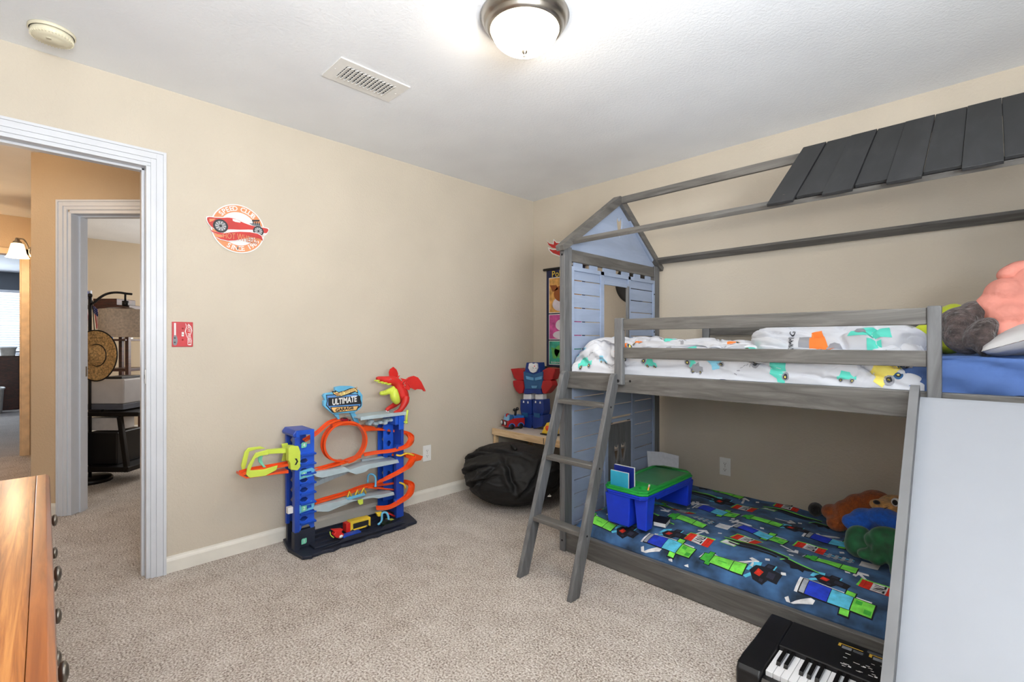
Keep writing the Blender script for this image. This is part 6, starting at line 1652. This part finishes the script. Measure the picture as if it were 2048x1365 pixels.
# grey pillow
t = MB()
pc_ = Vector((.172, 2.52, 1.212))
pu = Vector((.93, .0, .36)).normalized(); pv = Vector((.0, 1, 0)); pw_ = pu.cross(pv).normalized()
def pil(u, v):
    e = max(0, 1-abs(u)**2.6); f_ = max(0, 1-abs(v)**2.6)
    return (e*f_)**.45
for s_ in (1, -1):
    def ps(u, v):
        k = 1-.07*(abs(u)*abs(v))**2; c_ = 1-.05*(1-abs(v))*abs(u)
        return pc_+pu*.21*u*c_+pv*.27*v*(1-.05*(1-abs(u))*abs(v))+pw_*s_*(.062*pil(u, v)+(.007*noise.noise(Vector((u*3, v*3, s_)))-.006*max(0, 1-abs(noise.noise(Vector((u*3+v, v*2, 9))))*5))*pil(u, v)+.0006)
    t.surf(ps, -1, 1, -1, 1, 56, 56, flip=(s_ < 0))
tag(t.build('pillow', M('light_grey_cotton', (184, 182, 182), .85, var=.03, bs=.2, bscale=30, bd=.008)), 'light grey pillow leaning on the blue sheet below the coral shirt', 'pillow')

# ---------------------------------------------------------------- electronic keyboard on the carpet
KX0, KX1, KY0, KY1 = -.612, .34, 1.68, 2.062
t = thing('electronic_keyboard', ((KX0+KX1)/2, (KY0+KY1)/2, 0), 'black electronic keyboard piano lying on the carpet beside the slide', 'keyboard')
pr = [(KY0+.004, .012), (KY1-.01, .012), (KY1, .03), (KY1, .094), (KY1-.012, .102), (KY0+.195, .092), (KY0+.190, .068), (KY0+.036, .060), (KY0+.034, .066), (KY0+.012, .066), (KY0, .058), (KY0, .024)]
MB().prism(pr, (KX0+.078, 0, 0), Y_, Z_, KX1-KX0-.156).build('case', BLACKP, t, bevel=.003)
pe = [(KY0+.004, .012), (KY1-.01, .012), (KY1, .03), (KY1, .094), (KY1-.012, .102), (KY0+.195, .092), (KY0+.06, .088), (KY0+.015, .082), (KY0, .066), (KY0, .024)]
for x in (KX0, KX1-.0775): MB().prism(pe, (x, 0, 0), Y_, Z_, .0775).build('end_block', BLACKP, t, bevel=.012, seg=4)
for x in (KX0+.05, KX1-.08):
    for y in (KY0+.03, KY1-.05): MB().lathe([(0, 0), (.012, 0), (.012, .014), (0, .014)], (x, y, .001), 12).build('rubber_foot', BLACKP, t)
KW = M('ivory_white_key', (238, 238, 240), .25, var=.005); KB = M('black_key', (16, 16, 18), .22)
kw = .0225; n = 34; kx = KX0+.082
pat = [0, 1, 3, 4, 5]
nk = int((KX1-KX0-.164)/kw)
for i in range(nk):
    x = kx+i*kw
    MB().box(x, KY0+.040, .062, x+kw-.0012, KY0+.188, .079).build('white_key', KW, t, bevel=.0012)
for i in range(nk-1):
    if (i % 7) in pat:
        x = kx+(i+1)*kw
        MB().prism([(KY0+.090, .0795), (KY0+.098, .090), (KY0+.188, .092), (KY0+.188, .0795)], (x-.0062, 0, 0), Y_, Z_, .0124).build('black_key', KB, t, bevel=.0015)
def kp(x, y): # point on the sloping control panel
    a = (y-(KY0+.195))/((KY1-.012)-(KY0+.195)); return (x, y, .092+.010*a+.0006)
px0 = -.355
def panel(x0, y0, x1, y1, m, mb, h=.0006):
    a, b = kp(x0, y0), kp(x1, y1)
    mb.add([(x0, y0, a[2]+h), (x1, y0, a[2]+h), (x1, y1, b[2]+h), (x0, y1, b[2]+h)], [(0, 1, 2, 3)], m)
lab = MB()
GD = M('gold_print', (196, 160, 60), .5)
MB().box(KX0+.31, KY1-.035, .098, KX1-.10, KY1-.020, .1035).build('music_rest_slot', M('dark_grey_plastic', (60, 62, 66), .5), t, bevel=.001)
for k in range(4):
    x0 = -.382+k*.088
    panel(x0, 2.005, x0+.008, 2.022, 1, lab); panel(x0, 2.020, x0+.070, 2.024, 1, lab); panel(x0+.012, 1.998, x0+.040, 2.014, 2, lab)
    for j in range(3): panel(x0+.044, 2.000+j*.005, x0+.072, 2.0018+j*.005, 2, lab)
random.seed(4)
for k in range(46):
    x = -.375+random.random()*.40; y = 1.895+random.random()*.085
    panel(x, y, x+.008+.012*random.random(), y+.0022, 0, lab)
for k in range(7): panel(-.335+k*.035, 1.905+(k % 2)*.03, -.327+k*.035, 1.911+(k % 2)*.03, 0, lab)
for k in range(12): panel(KX0+.095+k*.028, KY0+.016, KX0+.103+k*.028, KY0+.024, 2, lab, -.0275)
lab.build('printed_legends', [WHP, GD, GRYI], t)

# ---------------------------------------------------------------- oak dresser beside the camera
DX0, DX1, DY0, DY1, DZ = -2.068, -.565, -.44, .0288, .76
t = thing('oak_dresser', ((DX0+DX1)/2, (DY0+DY1)/2, 0), 'wide orange oak dresser with round pewter knobs in the left foreground', 'dresser')
MB().box(DX0, DY0, DZ-.022, DX1, DY1-.030, DZ).build('top_board', OAK, t, bevel=.002)
MB().prism([(DY1-.0295, DZ-.026), (DY1-.006, DZ-.026), (DY1, DZ-.016), (DY1-.002, DZ-.006), (DY1-.009, DZ), (DY1-.0295, DZ)], (DX0, 0, 0), Y_, Z_, DX1-DX0).build('front_moulding', OAKEDGE, t, bevel=.001)
MB().box(DX0+.012, DY0, .03, DX0+.032, .006, DZ-.026).build('side_panel', OAKEDGE, t)
MB().box(DX1-.032, DY0, .03, DX1-.012, .006, DZ-.026).build('side_panel', OAKEDGE, t)
MB().box(DX0+.032, DY0, .03, DX1-.032, DY0+.01, DZ-.026).build('back_panel', OAKEDGE, t)
MB().box(DX0+.012, -.02, 0, DX1-.012, .004, .155).build('plinth', OAKEDGE, t)
dn = 0
for c_ in range(2):
    xa = DX0+.034+c_*.732; xb = xa+.70
    for r_ in range(5):
        zc = .625+.008-r_*.1
        open_ = .0
        dr = MB().box(xa, -.38, zc-.046, xb, .014, zc+.046).build('drawer', OAKEDGE, t, bevel=.004)
        for kx_ in ((-2.024, -1.555), (-1.086, -.617))[c_]:
            MB().lathe([(.008, 0), (.005, .002), (.0045, .015), (.006, .018), (.016, .021), (.0175, .025), (.016, .029), (.008, .032), (0, .0325)], (kx_, .0135, zc-.008), 24, ax=(0, 1, 0)).build('knob', KNOBM, dr)
t.rotation_euler = (0, 0, radians(-.7))
tag(MB().add([(-1.30, .016, .355), (-1.25, .019, .352), (-1.262, .034, .372), (-1.305, .020, .385)], [(0, 1, 2, 3)]).build('paper_scrap', WHP), 'corner of white paper sticking out between two dresser drawers', 'paper')
